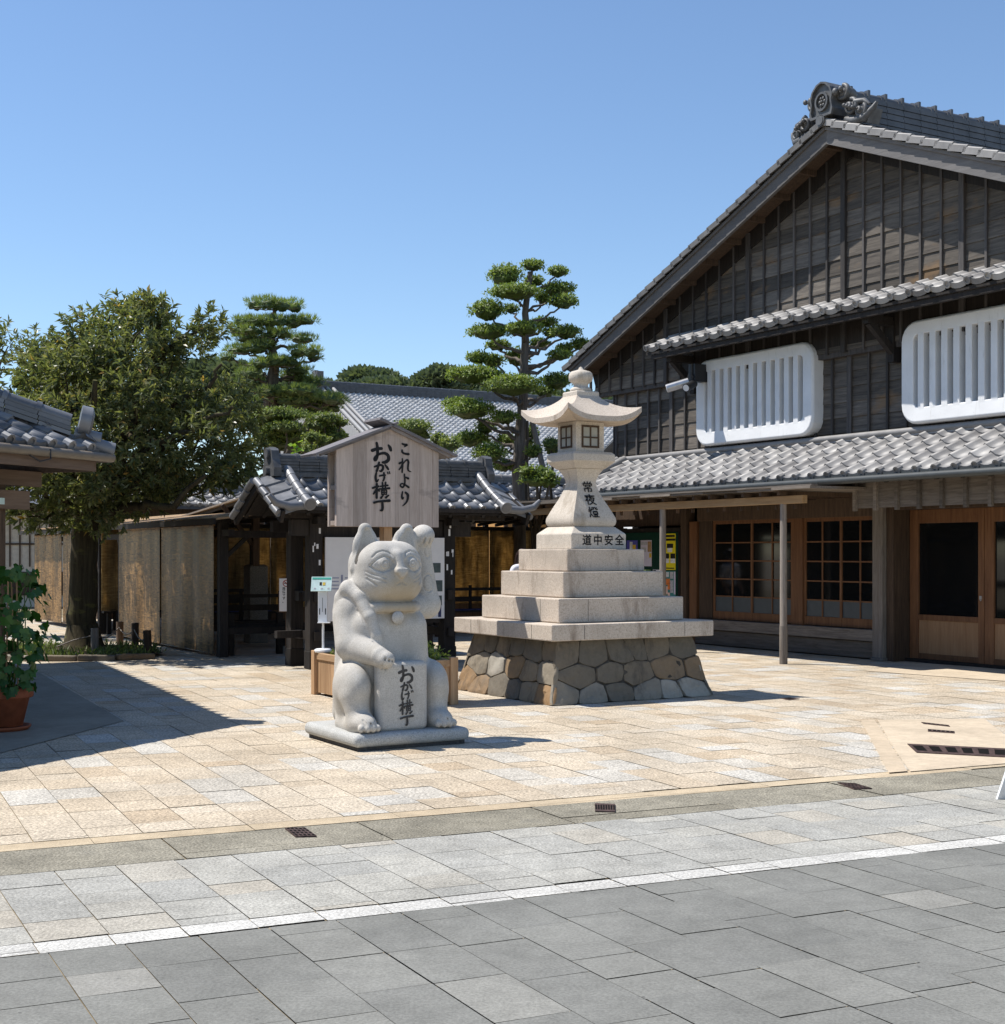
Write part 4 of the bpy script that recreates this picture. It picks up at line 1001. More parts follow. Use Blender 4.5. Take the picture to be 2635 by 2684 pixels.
brush(OKAGE, lambda x, y, l: (-.02 + (x - 885)/1000*.56 - .005, -.4435 - l, .672 - (y - 262)/1000*.56), 'inscription', M['carve'], cat, 1.3)

# ------------------------------------------------------------------ planter with the wooden sign
SX, SY = -1.32, 15.30
pl = thing('wooden_planter', 'long wooden planter box behind the stone cat holding low green plants', 'planter', (SX, SY, 0), CRZ)
b = MB()
for k in range(12): y = -.86 + .1435*k; b.box(-.425, -.395, y, y+.139, .03, .40, random.random()); b.box(.395, .425, y, y+.139, .03, .40, random.random())
for k in range(6): x = -.40 + .1335*k; b.box(x, x+.13, -.86, -.83, .03, .40, random.random()); b.box(x, x+.13, .83, .86, .03, .40, random.random())
b.build('side_boards', M['planter_wood'], pl)
b = MB(); b.box(-.44, -.385, -.80, .80, .40, .475, .7); b.box(.385, .44, -.80, .80, .40, .475, .6); b.box(-.38, .38, -.875, -.82, .40, .475, .5); b.box(-.38, .38, .82, .875, .40, .475, .5); b.build('top_rail', M['planter_rail'], pl, bevel=.005)
for x in (-.42, .42):
    for y in (-.85, .85):
        b = MB(); b.box(x-.045, x+.045, y-.045, y+.045, 0, .50, random.random()); b.build('corner_post', M['planter_wood'], pl, bevel=.006)
b = MB(); b.box(-.39, .39, -.83, .83, .05, .40); b.build('soil', M['soil'], pl)

sg_ = thing('wooden_notice_sign', 'roofed wooden sign board lettered in black brush characters above the stone cat', 'sign', (SX, SY, 0), CRZ)
b = MB(); edges = [-.596,-.40,-.245,-.05,.10,.27,.40,.56,.638]
for i in range(len(edges)-1):
    x0, x1 = edges[i]+.001, edges[i+1]-.001
    def tp(x): return 2.955 - .385*abs(x - .02)
    mid = [.02] if x0 < .02 < x1 else []
    pts = [(x0, 1.888 + random.uniform(-.002,.002)), (x1, 1.888)] + [(x1, tp(x1))] + [(m, tp(m)) for m in mid] + [(x0, tp(x0))]
    dy = random.uniform(-.0015, .0015); b.prism(pts, -.075, -.12 + dy, lambda a, c, d: (a, d, c), random.random())
b.build('board', M['sign_wood'], sg_)
b = MB(); b.prism([(-.596,1.888),(.638,1.888),(.638,2.715),(.02,2.955),(-.596,2.715)], .115, .075, lambda a, c, d: (a, d, c), .5); b.build('rear_board', M['sign_wood'], sg_)
b = MB()
for z in (1.90, 2.28, 2.66): b.box(-.585, .62, -.07, .07, z, z+.05, .5)
b.build('spacer', M['sign_side'], sg_)
b = MB()
def slope_board(x0, z0, x1, z1, th, ya, yb, tone): b.beam((x0, (ya+yb)/2, z0), (x1, (ya+yb)/2, z1), yb-ya, th, tone=tone)
slope_board(.10, 3.020, -.87, 2.640, .028, -.21, .21, .5); slope_board(-.12, 3.055, .83, 2.680, .032, -.21, .21, .4)
slope_board(.03, 2.967, -.80, 2.642, .03, -.17, -.13, .3); slope_board(.0, 2.975, .76, 2.68, .03, -.17, -.13, .8)
M['sign_roof'] = m_wood('sign roof wood', (.14,.13,.135), (.27,.25,.25), 0, 0.75, 8); b.build('roof', M['sign_roof'], sg_, bevel=.004)
b = MB(); b.box(-.005, .095, -.06, .06, .3, 2.8, .7); b.build('post', M['planter_wood'], sg_, bevel=.005)
fs = lambda x, y, l: (-.596 + (x - 310)/1345*1.234, -.1216 - l, 1.888 + (1352 - y)*.000835)
brush(OKAGE, fs, 'lettering', M['ink'], sg_, 1.3); brush(KOREYORI, fs, 'lettering', M['ink'], sg_, 1.35)

# hand sanitiser stand on the planter's rear corner
st = thing('sanitiser_stand', 'white hand sanitiser stand with a pale green tilted panel beside the stone cat', 'sanitiser stand', (SX - .36*.8626 - .79*.506, SY - .36*.506 + .79*.8626, .478), 0)
b = MB(); b.lathe([(.0,0),(.095,0),(.10,.012),(.10,.03),(.08,.042),(.0,.045)], 24); b.build('base', M['white'], st)
b = MB(); b.tube([(0,0,.04),(0,0,.80)], .014, 12); b.build('pole', M['white'], st)
b = MB(); b.box(-.052, .052, -.05, .03, .345, .70); b.build('dispenser', M['white'], st, bevel=.006)
b = MB(); b.box(-.002, .002, -.052, -.0505, .46, .62); b.box(-.038, -.028, -.052, -.0505, .43, .50); b.box(.028, .038, -.052, -.0505, .43, .50); b.build('slots', M['ink'], st)
b = MB(); b.box(-.05, .09, -.12, -.02, .335, .348); b.build('drip_tray', M['white'], st, bevel=.004)
M['pale_green'] = m_flat('pale green card', (.55,.70,.68), .4, .4, var=.15, scale=14); M['teal'] = m_flat('teal print', (.05,.36,.28), .5, .4)
b = MB(); b.box(-.125, .105, -.004, .004, -.09, .09); pn = b.build('panel', M['pale_green'], st, (0, -.07, .775), (R(-28), 0, 0))
b = MB(); b.box(-.115, .095, -.0065, -.005, .055, .08); b.build('header', M['teal'], pn)
b = MB(); b.box(-.03, -.005, -.0065, -.005, -.02, .02); b.build('figure', M['ink'], pn)
b = MB(); b.box(.005, .035, -.0065, -.005, -.02, .018); b.build('figure', m_flat('mustard print', (.60,.42,.05)), pn)
b = MB(); [b.box(x, x+.022, -.0065, -.005, -.065, -.05) for x in (-.09, -.015, .06)]; b.build('captions', M['pp_grey'], pn)
# ------------------------------------------------------------------ tiled gate behind the sign
GX, GY = -1.75, 20.2
gate = thing('tiled_gate', 'dark timber gate with a grey tiled roof standing behind the wooden sign', 'gate', (GX, GY, 0), CRZ)
for x in (-1.20, .88):
    for y in (-.35, .35):
        b = MB(); b.box(x-.095, x+.095, y-.095, y+.095, 0, 2.2, random.random()); b.box(x-.105, x+.105, y-.105, y+.105, 0, .25, .1)
        b.build('post', M['dark_wood'], gate, bevel=.008)
b = MB()
b.box(-1.55, 1.25, -.41, -.29, 1.84, 2.06, .7); b.box(-1.55, 1.25, .29, .41, 1.9, 2.06, .3); b.box(-1.75, 1.8, -.46, -.30, 2.08, 2.2, .6)
for x in (-1.20, .88): b.box(x-.06, x+.06, -.62, .62, 2.0, 2.1, .4); b.box(x-.05, x+.05, -.5, .5, .93, 1.07, .4); b.box(x-.045, x+.045, -.5, .5, .40, .52, .4); b.box(x-.06, x+.06, -.06, .06, 2.1, 2.72, .4)
b.box(-1.3, .98, -.05, .05, .93, 1.05, .3); b.box(-1.62, -1.2, -.05, .05, .42, .52, .3)
b.beam((-1.1,-.35,1.9), (-.75,-.35,2.1), .06, .07); b.beam((.80,-.35,1.9), (.5,-.35,2.1), .06, .07)
b.build('crossbeams', M['dark_wood'], gate)
for k in range(13):
    x = random.choice((-1.20, .88)); q = MB(); zc = random.uniform(1.25, 2.0); w_, h_ = random.uniform(.012, .035), random.uniform(.03, .10); xx = x + random.uniform(-.06, .06)
    q.box(xx-w_/2, xx+w_/2, -.4475, -.446, zc, zc+h_); q.build('paper_slip', M['paper'], gate)
PT = 2.30 - .06
def fnG(side):
    def fn(u, s, h):
        q = s/.95; sag = -.035*math.sin(math.pi*min(1, max(0, q)))
        return ((-1.62 + u) if side < 0 else (1.66 - u), side*(-1)*(-.84 + s*.86 - h*.51)*(1 if side < 0 else 1), PT + s*.51 + (h + sag)*.86) if side < 0 else ((1.66 - u), .84 - s*.86 + h*.51, PT + s*.51 + (h + sag)*.86)
    return fn
nG = 13; pG = 3.28/nG
gr = tile_roof(nG, 4, pG, .255, fnG(-1), amp=.045, thick=.028, rdisc=.05).build('roof', M['tile'], gate)
tile_roof(nG, 4, pG, .255, fnG(1), amp=.045, thick=.028).build('roof', M['tile'], gate)
rr = MB(); ridge_stack(rr, (-1.62, 0, 2.70), (1.66, 0, 2.70), .30, 5, .042, .062, .28)
rr.box(-1.62, 1.66, -.20, .20, 2.66, 2.715, .9)
for x, sg in ((-1.62, -1), (1.66, 1)):
    rr.prism([(-.20,2.66),(.20,2.66),(.22,2.78),(.15,2.9),(.12,3.02),(0,3.07),(-.12,3.02),(-.15,2.9),(-.22,2.78)], x, x + sg*.11, lambda a, c, d: (d, a, c), .6)
    rr.tube([(x - sg*.02, 0, 2.985), (x + sg*.15, 0, 2.985)], .075, 12, .7); rr.tube([(x, 0, 2.74), (x + sg*.16, 0, 2.74)], .06, 10, .5)
rr.build('ridge', M['oni'], gr)
for x, sg in ((-1.50, -1), (1.54, 1)):      # descending round verge tiles and the sloped end tiles
    for sd in (-1, 1):
        v = MB(); n = 5
        for k in range(n):
            t0, t1 = k/n, (k+1)/n; f = lambda t: (x, sd*(.10 + .80*t), 2.77 - .50*t - .03*math.sin(math.pi*t))
            v.tube([f(t0), f(t1 + .02)], [.068, .074], 14, random.random())
        e = Vector(f(1.0)); v.tube([e, e + Vector((0, sd*.05, -.02))], .088, 16, .7); v.tube([e + Vector((0, sd*.05, -.02)), e + Vector((0, sd*.058, -.023))], .065, 16, .3)
        for k in range(4):
            s0, s1 = k/4, (k+1)/4 + .03
            vs = []
            for s_, up in ((s0, 0), (s1, .03)):
                yy = sd*(.06 + .82*s_); zz = 2.72 - .49*s_ + up
                vs += [(x, yy, zz + .03), (x + sg*.42, yy, zz - .10), (x + sg*.44, yy, zz - .16), (x, yy, zz - .02)]
            v.add(vs, [(0,1,5,4),(1,2,6,5),(2,3,7,6),(0,4,7,3),(0,3,2,1),(4,5,6,7)], random.random())
            v.tube([(x + sg*.43, sd*(.06+.82*s0), 2.60 - .49*s0), (x + sg*.43, sd*(.06+.82*s1), 2.63 - .49*s1)], .05, 10, random.random())
        if sd < 0: v.tube([(x + sg*.02, -.86, 2.24), (x + sg*.28, -.90, 2.22), (x + sg*.48, -.92, 2.27), (x + sg*.58, -.93, 2.37)], [.06,.06,.05,.03], 10, .6)
        v.build('verge_tiles', M['tile'], gr)
b = MB()
for sd in (-1, 1):
    b.beam((-1.9, sd*.86, 2.20), (1.95, sd*.86, 2.20), .05, .05, tone=.8)
    vs = [(-1.85, sd*.84, 2.17), (1.9, sd*.84, 2.17), (1.9, 0, 2.64), (-1.85, 0, 2.64)]
    b.add(vs + [(p, q, r-.03) for p, q, r in vs], [(0,1,2,3),(7,6,5,4),(0,4,5,1),(1,5,6,2),(2,6,7,3),(3,7,4,0)], .3)
    for k in range(14): b.beam((-1.75 + .27*k, sd*.84, 2.13), (-1.75 + .27*k, 0, 2.60), .045, .05, tone=random.random())
for x in (-1.88, 1.92):
    for sd in (-1, 1): b.beam((x, sd*.02, 2.56), (x, sd*.92, 2.08), .05, .17, tone=.3)
b.build('roof_frame', M['dark_wood'], gate)
# map board on the gate
mp = thing('map_board', 'white area map board hung between the gate posts behind the stone cat', 'map board', (GX, GY, 0), CRZ)
b = MB(); b.box(-1.09, .765, -.50, -.47, .66, 1.822); b.build('board', M['paper'], mp, bevel=.004)
b = MB(); b.box(-1.0, .7, -.47, -.445, .60, .72); b.box(-1.0,.7,-.47,-.44,1.75,1.8); b.build('rails', M['dark_wood'], mp)
prt = {k: m_flat(k, c, .6, .3, var=.25, scale=14) for k, c in {'map_yellow': (.62,.62,.30), 'map_green': (.42,.50,.36), 'map_building': (.07,.095,.095), 'map_navy': (.035,.045,.12), 'map_brown': (.25,.16,.09), 'map_lines': (.30,.32,.42)}.items()}
def mark(name, mat, polys, lift):
    m = MB()
    for pg in polys: m.add([(a, -.5005 - lift, c) for a, c in pg], [tuple(range(len(pg)))])
    m.build(name, prt[mat], mp)
rc = lambda a, c, w, h: [(a, c), (a+w, c), (a+w, c+h), (a, c+h)]
mark('map_area', 'map_yellow', [[(-.60,.80),(.30,.80),(.30,1.52),(-.40,1.52)]], .001)
mark('map_park', 'map_green', [[(-.55,.95),(-.2,.95),(-.15,1.26),(-.48,1.26)], [(-.36,1.3),(-.1,1.3),(-.1,1.5),(-.34,1.5)]], .002)
mark('map_buildings', 'map_building', [rc(-.36,1.38,.2,.12), rc(-.16,1.42,.2,.14), [(-.45,1.2),(-.26,1.2),(-.26,1.34),(-.38,1.34),(-.45,1.28)], rc(-.2,1.26,.14,.1), rc(-.62,.82,.14,.14), rc(-.12,1.12,.1,.1)], .003)
mark('compass_mark', 'map_brown', [[(-.52 + r*math.cos(t), 1.66 + r*math.sin(t)) for t, r in [(2*math.pi*k/14, .07 if k % 2 else .028) for k in range(14)]]], .002)
mark('round_mark', 'map_navy', [[(-.26 + .062*math.cos(2*math.pi*k/18), 1.68 + .062*math.sin(2*math.pi*k/18)) for k in range(18)]], .002)
mark('legend', 'map_lines', [rc(-1.03,1.1 + .05*k,.14,.016) for k in range(4)] + [rc(-.80,1.1 + .05*k,.10,.014) for k in range(4)] + [rc(-.86,1.08,.03,.22)] + [rc(-.95 + .05*k,.72,.012,.07) for k in range(8)], .002)
mark('small_prints', 'map_building', [rc(.54,1.32,.16,.14), rc(.56,1.05,.17,.16), rc(.6,.85,.12,.14)], .002)
mark('blue_strip', 'map_navy', [rc(.66,.68,.05,.18)], .002)

# ------------------------------------------------------------------ no smoking sign
ns = thing('no_smoking_sign', 'small white no smoking sign on a thin brown post before the gate', 'sign', (-3.08, 19.95, 0), 2)
b = MB(); b.box(-.02, .02, -.02, .02, 0, 1.26, .5); b.build('post', M['brown_wood'], ns)
b = MB(); b.box(-.112, .105, -.045, -.022, .76, 1.25, .5); bo = b.build('board', M['red_wood'], ns, bevel=.003)
b = MB(); b.box(-.104, .084, -.049, -.044, .772, 1.24); b.build('face', M['paper'], ns)
M['red'] = m_flat('sign red', (.35,.05,.04), .5, .4)
b = MB()
def ring2(c, r0, r1, y):
    n = 24; vs = [(c[0] + r*math.cos(2*math.pi*k/n), y, c[1] + r*math.sin(2*math.pi*k/n)) for r in (r1, r0) for k in range(n)]
    b.add(vs, [(k, (k+1)%n, n+(k+1)%n, n+k) for k in range(n)])
ring2((-.005, 1.17), .038, .05, -.0495); b.add([(-.045,-.0497,1.20),(-.035,-.0497,1.208),(.036,-.0497,1.14),(.026,-.0497,1.132)], [(0,1,2,3)]); b.build('ban_ring', M['red'], ns)
b = MB(); b.box(-.038, .02, -.0494, -.049, 1.165, 1.176); b.build('cigarette', M['ink'], ns)
lettering('lettering', 'おかげ横丁内は', lambda x, z: (.028 + x, -.0496, 1.095 + z), .045, .046, False, M['ink'], ns, .0008)
lettering('lettering', '禁煙です。', lambda x, z: (-.038 + x, -.0496, 1.095 + z), .045, .046, False, M['ink'], ns, .0008)

# ------------------------------------------------------------------ rest pavilions
PVX, PVY = -4.27, 21.4
pv = thing('rest_pavilion', 'long dark rest shelter with clear sheeted bamboo blinds beside the big tree', 'pavilion', (PVX, PVY, 0), BR)
for x in (-.06, -5.72, -7.25, -13.0):
    for y in (0, 2.6):
        b = MB(); b.box(x-.07, x+.07, y-.07, y+.07, 0, 2.15, random.random()); b.build('post', M['dark_wood'], pv, bevel=.006)
b = MB(); b.box(-13.2, .35, -.05, .05, 1.86, 1.96, .4); b.box(-13.2, .35, 2.55, 2.65, 2.2, 2.32, .4); b.box(-.02, .06, .05, 2.9, 1.84, 1.95, .5)
b.box(-.10, -.02, .07, 2.6, .35, .45, .4)
b.beam((-5.72, 0, 1.6), (-6.05, 0, 1.9), .05, .06); b.beam((-.06, .06, 1.55), (-.06, .4, 1.86), .05, .06); b.beam((-7.25, 0, 1.6), (-6.95, 0, 1.9), .05, .06)
b.build('beams', M['dark_wood'], pv)
b = MB()
def rslab(m, x0, x1, y0, z0, y1, z1, th, tone):
    vs = [(x0,y0,z0),(x1,y0,z0),(x1,y1,z1),(x0,y1,z1)]
    m.add(vs + [(p,q,r+th) for p,q,r in vs], [(3,2,1,0),(4,5,6,7),(0,1,5,4),(1,2,6,5),(2,3,7,6),(3,0,4,7)], tone)
for k in range(28): rslab(b, -13.4 + .5*k, -12.905 + .5*k, -.35, 2.10 + random.uniform(-.008,.008), 2.66, 2.46, .03, random.random())
b.build('roof_boards', M['beam_wood'], pv)
b = MB(); [b.beam((-13.2 + .55*k, -.3, 2.07), (-13.2 + .55*k, 2.6, 2.42), .045, .055, tone=random.random()) for k in range(25)]; b.box(-13.4, .6, -.37, -.33, 2.03, 2.12, .2); b.build('rafters', M['dark_wood'], pv)
def blind(parent, x0, x1, y, z0, z1, mat, rail=True):
    m = MB(); N = 14
    vs = [(x0 + (x1-x0)*i/N, y + .012*math.sin(i*1.7) + .02*(1-k/6)*math.sin(i*.9), z0 + (z1-z0)*k/6) for k in range(7) for i in range(N+1)]
    vs += [(a, c + .008, d) for a, c, d in vs]; n = 7*(N+1)
    fs = [(k*(N+1)+i, k*(N+1)+i+1, (k+1)*(N+1)+i+1, (k+1)*(N+1)+i) for k in range(6) for i in range(N)]
    fs += [tuple(q + n for q in f[::-1]) for f in fs]
    m.add(vs, fs, random.random(), True); m.tube([(x0, y, z1), (x1, y, z1)], .016, 8); m.tube([(x0, y, z0), (x1, y, z0)], .012, 8)
    return m.build('bamboo_blind', mat, parent)
blind(pv, -5.62, -2.98, -.10, .06, 2.04, M['bamboo_film']); blind(pv, -2.92, -.16, -.10, .05, 2.03, M['bamboo_film'])
blind(pv, -12.9, -10.2, -.10, .1, 2.0, M['bamboo_film']); blind(pv, -10.1, -7.35, -.10, .1, 2.0, M['bamboo_film'])


KX, KY = -1.5, 31.0
bp = thing('rear_shelter', 'low open shelter hung with golden bamboo blinds behind the tiled gate', 'pavilion', (KX, KY, 0), CRZ)
for k in range(-1, 6): blind(bp, -5.6 + 1.75*k, -3.87 + 1.75*k, 0, .48, 2.12, M['bamboo'])
b = MB()
for k in range(7): b.box(-5.7 + 1.75*k, -5.6 + 1.75*k, .05, .15, 0, 2.3, random.random())
b.build('rear_posts', M['dark_wood'], bp)
for x in (-5.6, -1.9, 2.32, 4.9):
    b = MB(); b.box(x-.06, x+.06, -3.86, -3.74, 0, 2.55, .6); b.beam((x-.05, -3.8, 1.75), (x-.62, -3.8, 2.45), .06, .07, tone=.6); b.build('post', M['brown_wood'], bp)
b = MB()
for k in range(24): b.beam((-5.8 + .46*k, .0, 2.235), (-5.8 + .46*k, -4.1, 2.56), .05, .06, tone=random.random())
b.box(-5.9, 5.2, -3.88, -3.72, 2.42, 2.54, .4); b.box(-5.9, 5.2, -.04, .06, 2.12, 2.2, .2)
b.build('rafters', M['dark_wood'], bp)
b = MB()
for k in range(22): rslab(b, -5.9 + .5*k, -5.41 + .5*k, .03, 2.275, -4.3, 2.60, .03, random.random())
b.build('roof_boards', M['grey_wood_x'], bp)
b = MB(); b.box(-5.7, 5, .2, .3, 0, .46); b.build('kick_boards', M['brown_wood'], bp)

# benches, rails, pillar, box inside the shelters
def bench(x, y, rz, L, label, mat='dark_wood', cloth=False):
    t = thing('bench', label, 'bench', (x, y, 0), rz, 'benches in the rest shelters')
    b = MB(); 
    for k in range(3): b.box(-L/2, L/2, -.24 + .165*k, -.09 + .165*k, .42, .46, random.random())
    b.build('seat', M[mat], t)
    for sx in (-L/2 + .12, L/2 - .12):
        b = MB(); b.box(sx-.04, sx+.04, -.2, -.12, 0, .42); b.build('leg', M['dark_wood'], t)
        b = MB(); b.box(sx-.04, sx+.04, .12, .2, 0, .42); b.build('leg', M['dark_wood'], t)
    b = MB(); b.box(-L/2, L/2, .19, .23, .62, .72); [b.box(q-.025, q+.025, .19, .24, .44, .95) for q in (-L/2+.15, 0, L/2-.15)]; b.box(-L/2, L/2, .19, .23, .84, .90); b.build('backrest', M[mat], t)
    if cloth:
        b = MB(); b.box(-L/2+.1, L/2-.1, -.26, .18, .462, .475); b.build('blue_mat', M.setdefault('blue_cloth', m_flat('indigo cloth', (.05,.06,.16), .9, .1, var=.4, scale=20)), t)
    return t
bench(-4.35, 23.6, 30, 1.7, 'dark slatted bench beside the grey stone pillar')
bench(-5.4, 27.2, 30, 1.9, 'dark bench with an indigo mat behind the stone pillar', cloth=True)
bench(-.55, 28.2, 30, 2.2, 'dark bench with an indigo mat right of the gate under the bamboo blinds', cloth=True)
bench(-7.25, 28.0, 30, 1.6, 'dark bench seen in the gap between the tree trunk and the bamboo blind')
t = thing('stone_pillar', 'square grey stone pillar standing left of the gate', 'pillar', (-4.42, 25.0, 0), 30)
b = MB(); b.box(-.17, .17, -.17, .17, 0, 1.37); b.lathe([(.17,1.37),(.12,1.40),(.0,1.405)], square=True); b.build('shaft', M.setdefault('pillar_stone', m_stone('pillar granite', (.17,.165,.15), (.08,.08,.075), (.26,.25,.23), 60, 3, .4)), t, bevel=.012)
t = thing('wooden_box_stand', 'dark little roofed wooden box behind the tree trunk', 'box', (-7.9, 29.2, 0), -20)
b = MB(); b.box(-.22, .22, -.2, .2, .55, 1.15); b.build('box', M['dark_wood'], t)
b = MB(); b.prism([(-.34,1.15),(.34,1.15),(0,1.36)], -.3, .3, lambda a, c, d: (a, d, c)); b.build('lid', M['dark_wood'], t)
for a in (-.16, .16):
    b = MB(); b.box(a-.03, a+.03, -.15, .15, 0, .55); b.build('leg', M['dark_wood'], t)
t = thing('low_rail_fence', 'low dark post and rail fence left of the gate', 'fence', (-3.55, 22.2, 0), 30)
b = MB(); b.box(-.9, .62, -.03, .03, .40, .49, .5); b.build('rail', M['dark_wood'], t)
for x in (-.8, .0, .55):
    b = MB(); b.box(x-.045, x+.045, -.045, .045, 0, .66); b.build('post', M['dark_wood'], t)

# ------------------------------------------------------------------ person behind the lantern
def skin_body(name, verts, edges, radii, mat, parent):
    me = bpy.data.meshes.new(name); me.from_pydata(verts, edges, []); me.materials.append(mat)
    o = bpy.data.objects.new(name, me); link(o, parent); m = o.modifiers.new('skin', 'SKIN'); m.use_smooth_shade = True
    for i, r in enumerate(radii): me.skin_vertices[0].data[i].radius = (r, r*.82) if not hasattr(r, '__len__') else r
    me.skin_vertices[0].data[0].use_root = True; s = o.modifiers.new('sub', 'SUBSURF'); s.levels = s.render_levels = 2; return o
ps = thing('person', 'long dark haired person in a white top standing half hidden behind the stone lantern', 'person', (.36, 25.2, 0), 25)
M['skin'] = m_flat('skin', (.48,.29,.20), .6, .3, var=.04); M['hair'] = m_flat('dark hair', (.035,.02,.017), .4, .4, var=.3, scale=30); M['shirt'] = m_flat('white blouse', (.70,.70,.76), .8, .2, var=.08); M['skirt'] = m_flat('navy skirt', (.03,.035,.06), .8, .2)
V_ = [(0,0,.90),(0,0,1.08),(0,.01,1.26),(0,0,1.37),(0,-.005,1.44),(0,-.02,1.53),(0,-.02,1.62),(.17,0,1.33),(.22,.02,1.08),(.20,-.10,.88),(.19,-.15,.80),(-.17,0,1.33),(-.22,.02,1.08),(-.20,-.10,.88),(-.19,-.15,.80),(.09,0,.82),(.095,-.01,.48),(.095,.02,.09),(.095,-.12,.05),(-.09,0,.82),(-.095,-.01,.48),(-.095,.02,.09),(-.095,-.12,.05)]
E_ = [(0,1),(1,2),(2,3),(3,4),(4,5),(5,6),(3,7),(7,8),(8,9),(9,10),(3,11),(11,12),(12,13),(13,14),(0,15),(15,16),(16,17),(17,18),(0,19),(19,20),(20,21),(21,22)]
skin_body('body', V_, E_, [.135,.115,.13,.09,.05,.085,.075,.058,.043,.034,.03,.058,.043,.034,.03,.085,.055,.038,.03,.085,.055,.038,.03], M['skin'], ps)
skin_body('blouse', [(0,0,.92),(0,0,1.08),(0,.01,1.27),(0,0,1.36),(.18,0,1.335),(.23,.02,1.10),(-.18,0,1.335),(-.23,.02,1.10)], [(0,1),(1,2),(2,3),(3,4),(4,5),(3,6),(6,7)], [.155,.135,.15,.10,.078,.066,.078,.066], M['shirt'], ps)
b = MB(); b.lathe([(.15,.94),(.17,.85),(.21,.6),(.24,.42),(.235,.42),(.2,.6)], 20); b.build('skirt', M['skirt'], ps)
b = MB(); b.ell((0,.005,1.575), (.098,.112,.115), 16, 12); b.tube([(0,.05,1.60),(0,.085,1.45),(0,.095,1.30),(0,.09,1.18)], [.09,.10,.10,.05], 12); b.tube([(-.07,.02,1.58),(-.085,.05,1.42),(-.08,.06,1.25)], [.05,.055,.03], 10); b.tube([(.07,.02,1.58),(.085,.05,1.42),(.08,.06,1.25)], [.05,.055,.03], 10); b.build('hair', M['hair'], ps)

# ------------------------------------------------------------------ tiled halls behind
def pitched_roof(parent, x0, x1, half, z_eave, slope, pitch, course, amp, mat='tile_pale', ridge_h=5, disc=False, back=True):
    cs, sn = math.cos(math.atan(slope)), math.sin(math.atan(slope)); nx = int((x1-x0)/pitch); p = (x1-x0)/nx; ny = int(half/cs/course); c = half/cs/ny
    f1 = lambda u, s, h: (x0 + u, -half + s*cs - h*sn, z_eave + s*sn + h*cs)
    o = tile_roof(nx, ny, p, c, f1, amp, .03, WT_LOW, discs=disc, rdisc=.055).build('roof', M[mat], parent)
    if back:
        b = MB(); vs = [(x0, half, z_eave), (x1, half, z_eave), (x1, 0, z_eave + half*slope), (x0, 0, z_eave + half*slope)]
        b.add(vs + [(q, r, s-.08) for q, r, s in vs], [(0,1,2,3),(7,6,5,4),(0,4,5,1),(1,5,6,2),(2,6,7,3),(3,7,4,0)]); vs = [(x0, -half, z_eave-.03), (x1, -half, z_eave-.03), (x1, 0, z_eave + half*slope-.03), (x0, 0, z_eave + half*slope-.03)]
        b.add(vs + [(q, r, s-.08) for q, r, s in vs], [(0,1,2,3),(7,6,5,4),(0,4,5,1),(1,5,6,2),(2,6,7,3),(3,7,4,0)]); b.build('roof_deck', M['ridge'], parent)
    r = MB(); ridge_stack(r, (x0-.05, 0, z_eave + half*slope - .02), (x1+.05, 0, z_eave + half*slope - .02), .32, ridge_h, .06, .085, .5); r.build('ridge', M['ridge'] if ridge_h > 6 else M['tile_pale'], o)
    return o
M['tile_white'] = m_flat('sun bleached tile', (.47,.465,.455), .6, .4, .0, var=.25, scale=3)
HX, HY = -9.2, 70.0
hall = thing('tiled_hall', 'large pale grey tiled hall roof rising behind the pruned trees', 'hall', (HX, HY, 0), CRZ)
pitched_roof(hall, 0, 34, 11, 9.75 - 5.7, .52, .30, .30, .05, ridge_h=7, mat='tile_white')
b = MB(); b.box(.8, 33, -9.6, 9.6, 0, 4.6); b.prism([(-9.8,4.5),(9.8,4.5),(0,9.45)], .7, .95, lambda a, c, d: (d, a, c)); b.build('wall', M['brown_wood'], hall)
b = MB()
for k in range(40): y = -9.6 + .48*k; b.box(.62, .70, y-.06, y+.06, 3.6, 9.5 - .52*abs(y) - .25)
b.build('wall_battens', M['dark_wood'], hall)
b = MB()
for sd in (-1, 1):
    b.beam((-.05, 0, 9.5), (-.05, sd*11, 9.5 - 5.72), .12, .5, tone=.7)
    for k in range(3): b.tube([(.05 + .32*k, sd*.2, 9.86), (.05 + .32*k, sd*11, 4.25)], .10, 8, .9)
b.build('verge', M['plaster_grey'] if 'plaster_grey' in M else M.setdefault('plaster_grey', m_flat('pale verge', (.30,.295,.29), .6, .4, var=.1)), hall)
b = MB(); b.box(-.25, .1, -.35, .35, 9.7, 10.7, .5); b.prism([(-.5,9.6),(.5,9.6),(.42,10.3),(.15,10.75),(-.15,10.75),(-.42,10.3)], -.3, -.1, lambda a, c, d: (d, a, c)); b.build('ridge_end', M['oni'], hall)
h2 = thing('low_tiled_hall', 'lower grey tiled hall roof seen right of the stone lantern', 'hall', (6.0, 49.6, 0), CRZ)
pitched_roof(h2, -2, 16, 4.2, 3.9, .5, .30, .30, .05, ridge_h=4)
b = MB(); b.box(-1.6, 15.5, -3.6, 3.6, 0, 4.1); b.build('wall', M['plaster'], h2)
h3 = thing('ochre_tea_house', 'small ochre walled tea house with a low tiled roof right of the gate', 'house', (.9, 36.2, 0), CRZ)
pitched_roof(h3, -1.6, 1.6, 1.1, 2.98, .38, .27, .27, .045, 'tile', 2, True)
b = MB(); b.box(-1.4, 1.4, -.75, .75, 0, 3.0); b.build('wall', M['ochre'], h3)
b = MB(); [b.box(x-.05, x+.05, -.79, -.74, 0, 3.0) for x in (-1.4, -.5, .4, 1.35)]; b.box(-1.5, 1.5, -.79, -.74, 2.9, 3.0); b.build('timber_frame', M['brown_wood'], h3)
b = MB()
